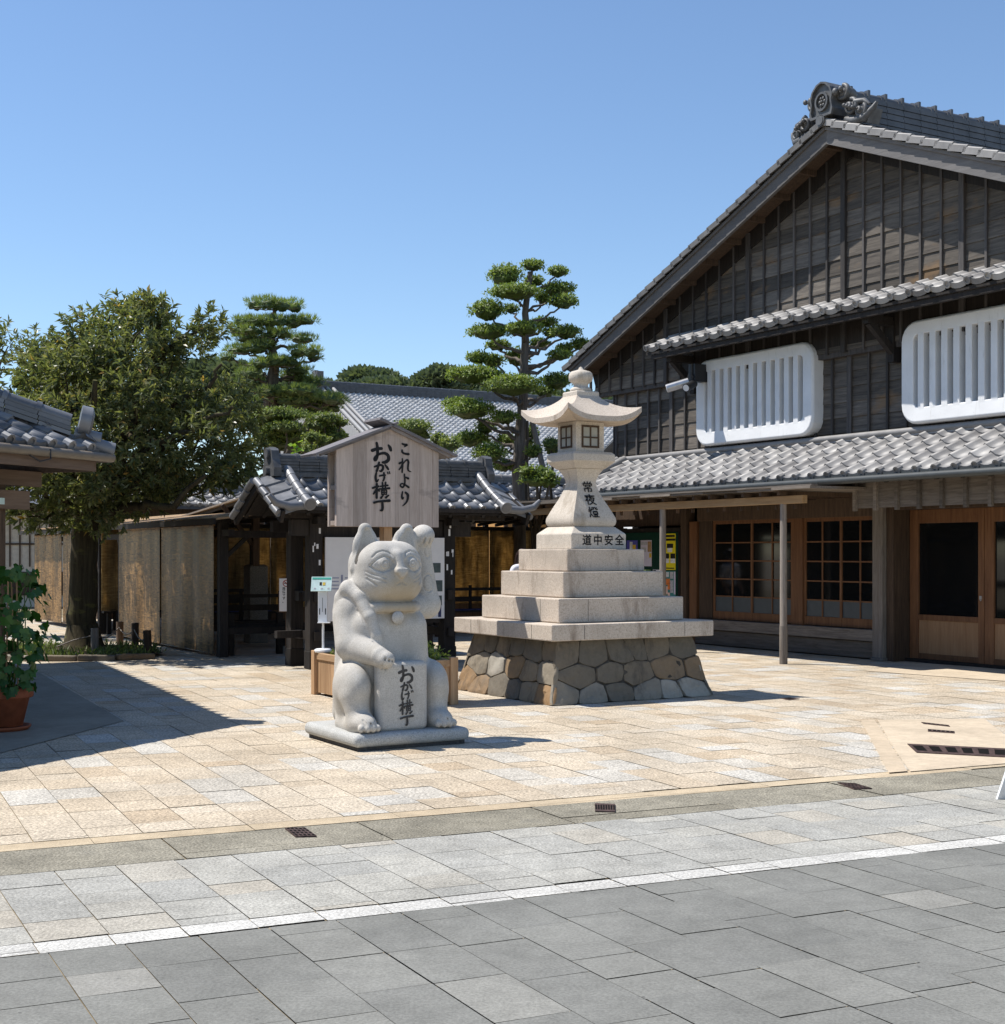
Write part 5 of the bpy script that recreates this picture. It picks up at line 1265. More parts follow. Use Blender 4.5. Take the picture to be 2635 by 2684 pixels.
for k in range(16):
    a0 = random.uniform(-1.2, 1.2); pts = [(1.25,-.6,3.15)]
    for q in range(5): pts.append((1.25 + (q+1)*.14 + random.uniform(-.05,.05), -.6 - .06*q + a0*.06*q, 3.15 + .25*math.sin(q*.75 + a0*.3) - .05*q + a0*.05*q))
    b.tube(pts, [.012,.01,.009,.008,.006,.004], 5)
b.build('dry_vine', M['bark_pale'], h3)
h4 = thing('roof_house', 'dark wooden house with a bright low tiled roof behind the bamboo blind shelter', 'house', (-7.6, 36.0, 0), CRZ)
pitched_roof(h4, -3.2, 3.0, 1.2, 2.80, .33, .27, .27, .045, 'tile_pale', 2, True)
b = MB(); b.box(-3.0, 2.8, -.8, .9, 0, 2.85); b.build('wall', M['brown_wood'], h4)
h5 = thing('lattice_house', 'pale house wall with a wooden lattice window at the left beyond the tree', 'house', (-14.2, 41.5, 0), 12)
b = MB(); b.box(-4, 4, 0, 3, 0, 3.2); b.build('wall', M.setdefault('cream', m_flat('cream plaster', (.62,.56,.46), .8, .2)), h5)
b = MB(); b.box(-3.9, 3.9, -.06, -.005, 0.35, 1.05); b.build('wainscot', M['brown_wood'], h5)
b = MB(); [b.box(-3.8 + .28*k, -3.76 + .28*k, -.05, -.01, 1.2, 2.6) for k in range(28)]; b.box(-3.9, 3.9, -.055, -.008, 1.85, 1.9); b.build('lattice', M['brown_wood'], h5)
b = MB(); rslab(b, -4.6, 4.6, -.9, 2.95, 3.4, 4.4, .08, .5); b.build('roof', M['ridge'], h5)
# ------------------------------------------------------------------ foliage
F_ = 2644.7
def pix(u, v, Y): return np.array([(u - 952)/F_*Y, Y, 1.6 - (v - 1048)/F_*Y])
rs = np.random.RandomState(11)
def unit(v): return v/(np.linalg.norm(v, axis=1, keepdims=True) + 1e-9)
def leaf_quads(P, D, N, L, Wd, fold=.0):
    """leaf blades: base P, direction D, normal N, length L, width Wd -> V, F"""
    n = len(P); S_ = np.cross(D, N); S_ = unit(S_); L = np.asarray(L).reshape(-1, 1); Wd = np.asarray(Wd).reshape(-1, 1)
    mid = P + D*L*.5
    V = np.stack([P, mid + S_*Wd*.5 + N*fold*L, P + D*L - N*fold*L*1.4, mid - S_*Wd*.5 + N*fold*L], 1).reshape(-1, 3)
    return V, np.arange(4*n, dtype=np.int32).reshape(n, 4)
def inside(poly, x, y):
    c = np.zeros(len(x), bool); n = len(poly)
    for i in range(n):
        x0, y0 = poly[i]; x1, y1 = poly[(i+1) % n]
        c ^= ((y0 > y) != (y1 > y)) & (x < (x1-x0)*(y-y0)/(y1-y0 + 1e-9) + x0)
    return c
def broad_crown(name, poly, Yc, depth, n_clump, parent, origin, leaf=.135, rosette=9, mat='leaf_tree', per=11, crad=.34, hollow=.0):
    """rosettes of drooping leaves gathered in clumps through the volume of a crown"""
    poly = [tuple(p) for p in poly]; xs = [p[0] for p in poly]; ys = [p[1] for p in poly]; C = []
    cx, cy = np.mean(xs), np.mean(ys)
    edge = np.array([p for i in range(len(poly)) for p in [((poly[i][0]*(1-t) + poly[(i+1)%len(poly)][0]*t), (poly[i][1]*(1-t) + poly[(i+1)%len(poly)][1]*t)) for t in np.linspace(0, 1, 8, endpoint=False)]])
    while len(C) < n_clump:
        u, v = rs.uniform(min(xs), max(xs)), rs.uniform(min(ys), max(ys))
        if not inside(poly, np.array([u]), np.array([v]))[0]: continue
        de = np.min(np.hypot(edge[:,0]-u, edge[:,1]-v))*Yc/F_
        if de < hollow: continue
        dm = depth*min(1.0, math.sqrt(max(.02, de/1.3)))
        q = rs.uniform(-1, 1); q = math.copysign(abs(q)**.6, q); C.append(pix(u, v, Yc + q*dm))
    C = np.array(C); mid = pix(cx, cy, Yc)
    nr = n_clump*per; ci = np.repeat(np.arange(n_clump), per)
    dirs = unit(rs.normal(size=(nr, 3))); R0 = C[ci] + dirs*(crad*rs.uniform(.35, 1.0, (nr, 1))**.7)*np.array([1, 1, .75])
    out = unit(unit(R0 - C[ci])*.6 + unit(R0 - mid)*.5 + np.array([0, 0, .55]) + rs.normal(size=(nr, 3))*.25)
    k = np.repeat(np.arange(nr), rosette); n = len(k); ax = out[k]
    t1 = unit(np.cross(ax, rs.normal(size=(n, 3)))); ang = rs.uniform(.15, 1.15, (n, 1))
    D = unit(ax*np.cos(ang) + t1*np.sin(ang) + np.array([0, 0, -.30])); Nn = unit(ax - D*np.sum(ax*D, 1, keepdims=True))
    P = R0[k] + ax*rs.uniform(-.05, .06, (n, 1))
    V, F = leaf_quads(P, D, Nn, leaf*rs.uniform(.65, 1.15, n), leaf*rs.uniform(.26, .38, n), .07)
    ctone = rs.uniform(-.12, .16, n_clump); tone = np.clip(.42 + ctone[ci][k] + rs.normal(0, .17, n), 0, .92); yl = rs.uniform(size=n) < .018; tone[yl] = rs.uniform(.94, 1.0, yl.sum())
    return np_mesh(name, V - np.array(origin), F, M[mat], tone, parent), C
def pad_leaves(c, r, dens, leaf, needle=False):
    """a clipped cushion: leaves over a flattened dome, sparse below"""
    c = np.array(c); r = np.array(r); area = 4*math.pi*((r[0]*r[1])**1.6/3 + (r[0]*r[2])**1.6/3 + (r[1]*r[2])**1.6/3)**(1/1.6)
    n = int(area*dens); d = unit(rs.normal(size=(n, 3))); d[:, 2] = np.where(d[:, 2] < -.25, -d[:, 2], d[:, 2])
    lump = 1 + .15*np.sin(7*d[:,0] + 3*c[0]) * np.cos(6*d[:,1] + 2*c[2]) + .08*np.sin(17*d[:,0] + 11*d[:,1] + c[0]*9)
    shell = (rs.uniform(.80, 1.04, (n, 1)) + np.where(rs.uniform(size=(n, 1)) < .14, rs.uniform(0, .16, (n, 1)), 0))*lump[:, None]; P = c + d*r*shell; nrm = unit(d/r)
    return P, nrm, n
def pad_tree_mesh(pads, leaf, dens, needle):
    VV = []; FF = []; TT = []; b = 0
    for (c, r, tn) in pads:
        P, nrm, n = pad_leaves(c, r, dens, leaf)
        if needle:
            k = np.repeat(np.arange(n), 7); m = len(k)
            D = unit(nrm[k]*.7 + np.array([0, 0, .55]) + rs.normal(size=(m, 3))*.55); N2 = unit(rs.normal(size=(m, 3)))
            V, F = leaf_quads(P[k], D, N2, leaf*rs.uniform(.7, 1.2, m), np.full(m, leaf*.085), 0)
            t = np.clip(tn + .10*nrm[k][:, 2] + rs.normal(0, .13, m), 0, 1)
        else:
            D = unit(rs.normal(size=(n, 3)) + nrm*.25); N2 = unit(nrm + np.array([0,0,.5]) + rs.normal(size=(n, 3))*.45)
            V, F = leaf_quads(P, D, N2, leaf*rs.uniform(.7, 1.3, n), leaf*rs.uniform(.35, .55, n), .03)
            t = np.clip(tn + rs.normal(0, .15, n), 0, 1)
        VV.append(V); FF.append(F + b); TT.append(t); b += len(V)
        # solid core toned dark for the shade inside the cushion, blocks see-through
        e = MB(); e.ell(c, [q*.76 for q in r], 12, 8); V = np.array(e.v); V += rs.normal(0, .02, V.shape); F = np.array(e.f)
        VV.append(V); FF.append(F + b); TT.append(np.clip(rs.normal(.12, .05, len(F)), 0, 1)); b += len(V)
    return np.concatenate(VV), np.concatenate(FF), np.concatenate(TT)
def limb(mb, pts, r0, r1, n=8, wob=.02):
    P = [np.array(p, float) for p in pts]; fine = []
    for i in range(len(P)-1):
        for k in range(4): fine.append(P[i]*(1-k/4) + P[i+1]*k/4 + rs.normal(0, wob, 3)*(1 if k else 0))
    fine.append(P[-1]); m = len(fine); mb.tube(fine, [r0 + (r1-r0)*(i/(m-1))**.9 for i in range(m)], n, random.random())

M['bark_mid'] = m_wood('grey bark', (.07,.06,.05), (.24,.205,.175), 2, 0.95, 9, 0.1, 0.2, 0.8)
# big evergreen by the left building
TX, TY = -6.82, 22.6
t1 = thing('evergreen_tree', 'big dark broadleaf evergreen tree with a thick mossy trunk at the left', 'tree', (TX, TY, 0))
org = np.array([TX, TY, 0])
Z6 = [(60,330),(130,300),(190,280),(215,235),(270,205),(330,205),(345,145),(385,100),(412,150),(478,112),(540,190),(552,250),(590,240),(625,190),(715,215),(712,255),(672,315),(640,345),(590,365),(640,385),(740,395),(805,430),(835,490),(800,560),(850,640),(862,690),(810,765),(700,785),(600,795),(540,800),(450,850),(400,880),(300,910),(200,895),(90,900),(-60,860),(-60,560),(0,420)]
poly = [(x*.5955, 469.7 + y*.5955) for x, y in Z6]
cr, CL = broad_crown('crown', poly, 22.5, 2.5, 450, t1, org, .138, 9, 'leaf_tree', 12, .31, .13)
b = MB(); L0 = lambda u, v, Y: pix(u, v, Y) - org
limb(b, [(0.05,0,-.05), (.0,0,.25), (.03,0,.9), (.05,0,1.6), (.07,0,2.25)], .26, .20, 14, .014)
b.tube([(.05,0,-.08),(.03,0,.12),(.02,0,.45)], [.46,.32,.24], 14, .4)
fork = np.array([.07, 0, 2.2])
for pts, r in (([fork, L0(215,890,22.4), L0(245,800,22.2), L0(285,690,22), L0(300,600,22)], .17), ([fork, L0(130,880,22.8), L0(95,800,23), L0(70,700,23)], .14), ([fork, L0(240,960,21.8), L0(330,960,21.2), L0(390,900,20.8)], .10), ([L0(245,800,22.2), L0(330,760,21.6), L0(395,735,21.3), L0(420,690,21.2)], .075), ([L0(245,820,22.2), L0(300,840,21.2), L0(380,800,20.9), L0(440,770,20.8)], .07), ([fork, L0(180,880,21.2), L0(170,790,20.6), L0(180,720,20.4)], .12), ([L0(285,690,22), L0(340,640,21.8), L0(390,620,21.7)], .05), ([fork, L0(100,930,21.5), L0(40,900,21)], .08)): limb(b, pts, r, r*.3, 9, .04)
for c in CL[::3]:
    q = c - org; a = np.array([.25*q[0], .25*q[1], max(2.3, q[2]-1.1)]); limb(b, [a + (q-a)*.35, a + (q-a)*.7 + rs.normal(0,.08,3), q], .03, .008, 5, .03)
b.build('trunk', M['moss_bark'], t1)
# smaller tree beyond it at the left edge
t2 = thing('evergreen_tree', 'lower evergreen tree at the left edge behind the big mossy trunked one', 'tree', (-10.6, 27.0, 0)); org2 = np.array([-10.6, 27.0, 0])
poly2 = [(-110,640),(-40,618),(20,618),(55,625),(95,620),(128,640),(150,700),(140,800),(90,860),(0,880),(-110,880)]
c2, CL2 = broad_crown('crown', poly2, 27.0, 1.6, 90, t2, org2, .14, 8, 'leaf_tree', 10, .40)
b = MB(); limb(b, [(0,0,-.05),(0.1,0,1.4),(.2,.1,2.6),(.3,0,3.6),(.4,0,5)], .22, .06, 10, .03)
for c in CL2[::4]: q = c - org2; limb(b, [(.2,.05,2.7), np.array([.2,.05,2.7])*.5 + q*.5, q], .05, .012, 6, .04)
b.build('trunk', M['bark'], t2)

# cloud-pruned podocarpus behind the gate
def pads_from(lst, off, sc, Y, depth=.8, tone=.5):
    out = []
    for e in lst:
        cx, cy, rx, ry = e[:4]; dy = e[4] if len(e) > 4 else 0.0
        u, v = off[0] + cx*sc, off[1] + cy*sc; Yp = Y + dy; k = sc*Yp/F_
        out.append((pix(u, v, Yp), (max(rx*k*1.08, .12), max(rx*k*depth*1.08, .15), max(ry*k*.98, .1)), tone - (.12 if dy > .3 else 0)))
    return out
PY = 32.0; o5 = (816.5, 476.9); s5 = .22354
PAD = [(860,120,95,48,0),(1080,175,80,48,.2),(630,215,135,98,-.1),(875,255,82,48,.5),(710,352,205,68,-.6),(1080,325,130,62,.3),(1120,430,115,65,-.1),(480,505,138,92,-.3),(950,400,60,50,.7),(680,490,60,40,.6),(490,688,165,66,-.3),(790,655,148,56,-.8),(960,600,105,38,.7),(1140,690,120,62,.2),(1010,690,60,48,.6),(570,795,98,46,.6),(915,785,88,46,.8),(1095,882,98,46,-.2),(1140,820,72,38,.3),(1265,790,80,56,.5),(400,905,95,56,-.2),(525,935,88,62,.2),(725,905,98,82,.9),(370,1055,215,78,-.4),(700,1145,228,96,-.9),(1060,1105,118,76,.6),(960,1190,90,46,.5),(335,1350,195,82,-.4),(250,1295,140,56,.2),(620,1412,108,56,-.5),(460,1490,80,66,.4),(350,1595,140,72,.5),(500,1715,132,88,-.7),(640,1605,80,58,.4),(870,1700,68,60,-.2),(850,1545,55,50,.6),(610,1820,95,46,.1),(830,1620,40,40,.7)]
pt = thing('cloud_pruned_tree', 'tall cloud pruned tree with many flat green cushions behind the stone lantern', 'tree', (pix(985, 890, PY)[0], PY, 0)); org = np.array([pix(985, 890, PY)[0], PY, 0])
pads = [(c - org, r, t) for c, r, t in pads_from(PAD, o5, s5, PY, .85, .56)]
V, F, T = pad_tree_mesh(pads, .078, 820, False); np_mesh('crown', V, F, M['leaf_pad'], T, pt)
b = MB(); Q = lambda x, y, dy=0: pix(o5[0] + x*s5, o5[1] + y*s5, PY + dy) - org
tr = [(0,0,-.05), Q(735,1860), Q(755,1600), Q(775,1300), Q(790,1000), Q(798,700), Q(805,450), Q(830,260), Q(835,170)]
limb(b, tr, .155, .05, 12, .01)
for (cx, cy, rx, ry, dy) in PAD:
    e = np.array(Q(cx, cy + ry*.4, dy)); ty = min(1800, cy + ry + 40 + .25*abs(cx - 790)); tx = np.interp(ty, [170, 450, 1000, 1860], [835, 805, 790, 735]); a = np.array(Q(tx, ty)); m = a*.5 + e*.5 + np.array([0, 0, -.08])
    limb(b, [a, m, e], .055 if cy > 500 else .035, .018, 7, .03)
b.build('trunk', M['bark_mid'], pt)
pp = thing('tree_prop', 'leaning grey timber prop holding up the cloud pruned tree', 'prop', tuple(Q(985,1760,-.4) + org))
b = MB(); a0 = Q(985,1760,-.4); b.tube([(0,0,-.6), Q(858,1440,0) - a0], .065, 10); b.build('pole', M['grey_wood'], pp)
pp = thing('tree_prop', 'upright dark timber prop beside the trunk of the cloud pruned tree', 'prop', (*(Q(800,1800,.4) + org)[:2], 0))
b = MB(); h = (Q(800,1430,.3) + org)[2]; b.tube([(0,0,0), (.02,0,h)], .06, 10); b.build('pole', M['bark'], pp)

# layered black pine
NY = 33.0; o6 = (404.7, 549.2); s6 = .17886
PIN = [(650,185,315,72,0),(560,345,385,58,-.3),(960,345,105,40,.3),(340,440,175,58,-.4),(680,495,150,52,-.5),(400,530,130,38,.3),(940,545,110,44,.4),(360,655,215,55,-.1),(150,735,62,34,.1),(520,610,100,40,-.3),(960,668,158,55,-.2),(1060,740,62,34,0),(670,790,268,58,-.5),(880,862,112,40,.3),(400,850,110,50,.6),(850,940,160,60,.4),(1010,1015,160,58,.2),(620,1115,150,58,-.5),(900,1085,140,58,-.4),(1000,1185,365,66,-.2),(370,900,85,56,-.3),(1250,1195,128,56,-.4),(1200,1275,150,44,.2),(1080,1290,160,50,.3),(900,1270,180,50,.2),(380,1010,120,60,0),(620,1220,200,60,.3)]
pnx = pix(515, 745, NY)[0]; pn = thing('black_pine', 'tall layered pine with flat needle tiers left of the hall roof', 'pine tree', (pnx, NY, 0)); org = np.array([pnx, NY, 0])
pads = []
for (cx, cy, rx, ry, dy) in PIN:   # every tier is a row of smaller tufts
    k = max(1, int(rx/75))
    for j in range(k):
        x = cx + (rx*(2*(j+.5)/k - 1))*.85; y = cy + rs.uniform(-.25, .25)*ry - (1 - ((x-cx)/rx)**2)*ry*.25
        c = pix(o6[0] + x*s6, o6[1] + y*s6, NY + dy + rs.uniform(-.5, .5)*min(1, rx/150)); kk = s6*NY/F_
        pads.append((c - org, (max(.16, rx/k*1.38*kk), max(.22, rx/k*1.5*kk), ry*.82*kk), .50 + rs.uniform(-.06, .06)))
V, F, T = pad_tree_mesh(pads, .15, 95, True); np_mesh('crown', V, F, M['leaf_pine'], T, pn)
b = MB(); Q6 = lambda x, y, dy=0: pix(o6[0] + x*s6, o6[1] + y*s6, NY + dy) - org
limb(b, [(0,0,-.05), Q6(610,1400), Q6(610,1040), Q6(640,850), Q6(625,650), Q6(595,420), Q6(640,200)], .24, .04, 10, .02)
for (cx, cy, rx, ry, dy) in PIN:
    e0 = np.array(Q6(cx, cy + ry*.35, dy)); tx = np.interp(cy + 70, [200, 420, 650, 850, 1400], [640, 595, 625, 640, 610]); a = np.array(Q6(tx, cy + 70)); limb(b, [a, a*.5 + e0*.5 + np.array([0,0,-.05]), e0], .05, .02, 7, .03)
    for s_ in (-.75, .75): limb(b, [e0, np.array(Q6(cx + s_*rx, cy + ry*.2, dy))], .022, .008, 5, .02)
b.build('trunk', M['bark'], pn)

# clipped shrubs in the garden between the gate and the hall
def shrub(label, lst, Y, off, sc, tone=.55, leaf=.07, dens=620, base_v=None, mat='leaf_shrub'):
    pd = pads_from(lst, off, sc, Y, .9, tone); c0 = np.mean([p[0] for p in pd], 0); o0 = np.array([c0[0], Y, 0])
    t = thing('clipped_shrub', label, 'shrub', (c0[0], Y, 0), 0, 'clipped garden shrubs'); pd = [(c - o0, r, q) for c, r, q in pd]
    V, F, T = pad_tree_mesh(pd, leaf, dens, False); np_mesh('crown', V, F, M[mat], T, t)
    b = MB(); limb(b, [(0,0,-.05), (.03,0,.7), (0,.05,1.5)], .09, .06, 8, .02)
    for c, r, q in pd: limb(b, [(0,.05,1.4), np.array([0,.05,1.4])*.45 + c*.55, c], .045, .02, 6, .03)
    b.build('stem', M['bark'], t)
shrub('broad tiered shrub in front of the layered pine', [(690,1335,290,80),(600,1420,210,66,.3),(760,1460,190,66,-.3),(620,1530,190,66),(830,1560,170,76),(540,1600,150,70),(700,1640,220,70,.2),(520,1440,120,60,.6)], 29.5, o6, s6, .5)
shrub('domed tiered shrub against the dark hall gable', [(1170,1375,175,70),(1080,1435,100,44,-.2),(1120,1660,150,60,.3),(1345,1410,75,50,.2),(1190,1490,160,56,.3),(1310,1560,105,48),(1180,1590,110,60,.2)], 30.0, o6, s6, .58)
shrub('small three domed shrub over the left end of the gate roof', [(1040,1560,88,46),(1150,1600,85,40,.2),(1010,1690,70,36,-.1),(1000,1640,60,40,.3)], 27.5, o6, s6, .66)
shrub('rounded shrub over the right slope of the sign roof', [(1010,815,82,36),(985,850,45,26,.2),(1050,850,40,26,.2)], 29.0, (500*.7226, 650*.7226), .4175, .6)
shrub('twin domed shrub left of the pruned tree base', [(60,1590,66,52),(165,1635,92,66,-.3),(120,1690,80,50,.2)], 29.5, o5, s5, .58)
shrub('small domed shrub right of the tree prop beside the lantern', [(1015,1635,68,58),(1030,1690,60,40,.2)], 31.0, o5, s5, .55)
ys = thing('young_shrub', 'bright green loose young shrub under the pruned tree behind the tiled roof', 'shrub', (pix(1010, 895, 30.0)[0], 30.0, 0)); o0 = np.array([pix(1010,895,30.0)[0], 30.0, 0])
pd = [(c - o0, r, t) for c, r, t in pads_from([(820,1860,90,40),(900,1945,150,50,.1),(1000,1960,90,50,.1),(950,1860,60,40,.2),(1020,1900,40,40),(900,1910,130,45,.2)], o5, s5, 30.0, .8, .3)]
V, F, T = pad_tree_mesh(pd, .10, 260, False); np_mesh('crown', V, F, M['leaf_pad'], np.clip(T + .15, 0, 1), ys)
b = MB(); [limb(b, [(0,0,-.05), (0,0,1.5), c], .04, .02, 6) for c, r, t in pd]; b.build('stem', M['bark'], ys)
spx = pix(562, 850, 26.0); sp_ = thing('leafy_sprout', 'bright yellow green broad leaved sprout above the left gate roof', 'sprout', (spx[0], 26.0, 0))
b = MB(); limb(b, [(0,0,0), (.03,0,1.5), (0,0,spx[2])], .03, .01, 6); b.build('stem', M['bark'], sp_)
n = 26; P = np.array([[rs.uniform(-.06,.06), rs.uniform(-.06,.06), spx[2] + rs.uniform(-.32,.12)] for _ in range(n)]); D = unit(np.c_[rs.normal(size=(n,2)), rs.uniform(-.1,.7,n)]); Nn = unit(rs.normal(size=(n,3))*.3 + np.array([0,-.5,.6]))
V, F = leaf_quads(P, D, Nn, rs.uniform(.10,.17,n), rs.uniform(.10,.14,n), .03); np_mesh('leaves', V, F, M['leaf_bright'], rs.uniform(.3,1,n), sp_)

# wooded hills far behind
def hill(name, lst, Y, seed):
    VV = []; FF = []; TT = []; b = 0
    for (u, v, ru, rv) in lst:
        c = pix(u, v, Y + rs.uniform(-6, 6)); k = Y/F_; r = np.array([ru*k, ru*k*.9, rv*k]); n = int(260 + ru*9)
        d = unit(rs.normal(size=(n, 3))); d[:, 2] = np.abs(d[:, 2]) - .15; P = c + d*r*rs.uniform(.8, 1.06, (n, 1)); D = unit(d + rs.normal(size=(n, 3))*.6)
        V, F = leaf_quads(P, D, unit(rs.normal(size=(n, 3))), np.full(n, .012*Y), np.full(n, .0085*Y)); VV.append(V); FF.append(F + b); b += len(V); TT.append(np.clip(.45 + rs.normal(0, .2, n), 0, 1))
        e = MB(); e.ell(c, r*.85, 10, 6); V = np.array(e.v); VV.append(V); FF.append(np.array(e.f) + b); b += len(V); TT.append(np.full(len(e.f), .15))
    o = np_mesh(name, np.concatenate(VV), np.concatenate(FF), M['hill'], np.concatenate(TT)); o['kind'] = 'stuff'; return o
hill('hill_woods', [(u, 756 + 6*math.sin(u*.05), 26, 12) for u in range(640, 760, 18)] + [(u, 754 + 5*math.sin(u*.09), 24, 12) for u in range(760, 900, 18)] + [(838, 728, 22, 14), (815, 735, 16, 10), (690, 727, 28, 9), (725, 731, 18, 7)] + [(u, 722 + .08*abs(u-400), 26, 22) for u in range(300, 470, 22)] + [(u, 768, 40, 26) for u in range(180, 640, 40)] + [(u, 785, 50, 26) for u in range(200, 1250, 60)], 190.0, 3)
b = MB(); N = 40; vs = [(-160 + 8*i, 205, -1) for i in range(N)] + [(-160 + 8*i, 215, 14 + 1.5*math.sin(i*.7)) for i in range(N)] + [(-160 + 8*i, 330, 15 + 1.5*math.sin(i*.5)) for i in range(N)]
b.add(vs, [(r*N+i, r*N+i+1, (r+1)*N+i+1, (r+1)*N+i) for r in range(2) for i in range(N-1)], .3, True); struct(b.build('hill', M['hill']))

# tree bed, stumps and rope
tb = MB()
bed = [(-8.6,21.4),(-7.0,20.75),(-5.9,20.85),(-5.35,21.2),(-5.3,21.8),(-6.0,23.6),(-8.4,23.9)]
tb.add([(x, y, .05) for x, y in bed], [tuple(range(len(bed)))]); struct(tb.build('tree_bed', M['soil']))
n = 1900; P = []
while len(P) < n:
    x, y = rs.uniform(-8.6, -5.3), rs.uniform(20.75, 23.9)
    if inside(bed, np.array([x]), np.array([y]))[0] and math.hypot(x - TX, y - TY) > .5: P.append((x, y, .04))
P = np.array(P); D = unit(np.c_[rs.normal(size=(n, 2))*.6, np.ones(n)]); V, F = leaf_quads(P, D, unit(rs.normal(size=(n, 3))), rs.uniform(.05, .17, n), rs.uniform(.008, .03, n)); gr_ = np_mesh('grass', V, F, M['grass'], rs.uniform(0, 1, n)); gr_['kind'] = 'stuff'
ek = thing('bed_edging', 'low pale stone edging round the foot of the big evergreen tree', 'edging', (-6.4, 20.8, 0))
b = MB(); prev = None; pts = [(-8.6,21.35),(-7.8,20.95),(-7.0,20.68),(-6.3,20.70),(-5.75,20.80),(-5.28,21.2)]
for a, c in zip(pts, pts[1:]): b.beam((a[0]+6.4, a[1]-20.8, .05), (c[0]+6.4 - .02, c[1]-20.8, .035), .13, .09, tone=random.random())
b.build('edging', M['rock'], ek, bevel=.02)
STP = [((187+172)/2, 1241, .42, 'short squared post nearest the trunk with a rope tied on'), (227, 1221, .40, 'dark short post second from the trunk in the rope fence'), (256, 1230, .44, 'dark short post third from the trunk in the rope fence'), (281, 1243, .40, 'leaning short post at the right end of the rope fence')]
tops = []
for i, (u, v, h, lab) in enumerate(STP):
    Y = 4231.5/(v - 1048); x = (u - 952)/F_*Y; t = thing('stump_post', lab, 'post', (x, Y, 0), 20*i, 'short posts round the big tree')
    b = MB(); lean = .03 if i == 3 else 0
    b.tube([(0,0,0),(-lean,0,h)], .062, 10, random.random()); b.build('post', M['grey_wood' if i == 0 else 'brown_wood'], t); tops.append((x, Y, h*.75))
rp_ = MB()
for a, c in zip(tops, tops[1:]):
    m = [(a[0]*(1-t) + c[0]*t, a[1]*(1-t) + c[1]*t - .06, a[2]*(1-t) + c[2]*t - .10*math.sin(math.pi*t)) for t in np.linspace(0, 1, 7)]; rp_.tube(m, .010, 6)
rp_.tube([tops[0], (tops[0][0]-.4, tops[0][1]+.2, .22), (tops[0][0]-.75, tops[0][1]+.5, .1)], .010, 6)
tag(rp_.build('rope', M['grey_wood']), 'thin rope strung between the short posts round the tree', 'rope')
# ------------------------------------------------------------------ building at the left edge
LX, LY, LR = -3.87, 13.55, 66.0
lb = thing('corner_shop', 'timber shop with a hipped grey tiled roof at the left edge', 'building', (LX, LY, 0), LR)
EZ = 2.60; LS = .46; lc, ls = math.cos(math.atan(LS)), math.sin(math.atan(LS))
def fnA(u, s, h):   # eave runs along -x from the corner, slope rises to +y ; u from the far end
    return (-u, s*lc - h*ls - .02, EZ + s*ls + h*lc + .0)
def keepA(i, j): return i*.265 + .20 > j*.26*lc*1.0
mA = tile_roof(34, 12, .265, .26, lambda u, s, h: (u - 34*.265, s*lc - h*ls, EZ + s*ls + h*lc), amp=.045, rdisc=.055, keep=lambda i, j: (34 - i - .6)*.265 > j*.26*lc)
ra = mA.build('roof', M['tile'], lb)
mB = tile_roof(34, 12, .265, .26, lambda u, s, h: (-(s*lc - h*ls), u, EZ + s*ls + h*lc), amp=.045, rdisc=.055, keep=lambda i, j: (i + .4)*.265 > j*.26*lc)
mB.build('roof', M['tile'], lb)
hp = MB(); A = Vector((-.22, .22, EZ + .22*LS + .02)); Bv = Vector((-3.2, 3.2, EZ + 3.2*LS + .02))
ridge_stack(hp, A, Bv, .26, 3, .045, .068, .30)
e = A + Vector((.06, -.06, 0)); dxy = Vector((1, -1, -.3)).normalized()
hp.tube([e + Vector((0,0,.16)), e + dxy*.10 + Vector((0,0,.16))], [.15,.15], 16, .8); hp.tube([e + Vector((0,0,.02)) - dxy*.05, e + dxy*.2 + Vector((0,0,.02))], .07, 12, .8)
hp.tube([e + dxy*.10 + Vector((0,0,.16)), e + dxy*.125 + Vector((0,0,.16))], [.15,.10], 16, .3)
hp.tube([(-.18,.18,EZ+.10), (.0,-.0,EZ+.02), (.07,-.07,EZ-.0)], [.075,.075,.07], 12, .6)
q = A + (Bv - A)*.20
hp.ell(q + Vector((0,0,.36)), (.10,.10,.09), 10, 8); hp.ell(q + Vector((.03,-.03,.44)), (.075,.085,.085), 10, 8); hp.ell(q + Vector((.07,-.07,.40)), (.05,.05,.05), 8, 6); hp.ell(q + Vector((-.04,.04,.28)), (.09,.09,.06), 8, 6)
hp.build('hip_ridge', M['tile'], ra)
g = MB(); g.tube([(-9,-.06,EZ-.075),(.05,-.06,EZ-.075)], .045, 10); g.tube([(.06,0,EZ-.075),(.06,9,EZ-.075)], .045, 10); g.build('gutter', M['gutter_brown'], ra)
g = MB()
for x in (-.85, -2.0, -3.2):
    g = MB(); g.tube([(x,-.10,EZ-.05),(x,-.105,EZ-.14),(x-.12,-.09,EZ-.17),(x-.24,-.08,EZ-.12)], .008, 6); g.build('gutter_bracket', M['black_metal'], ra)

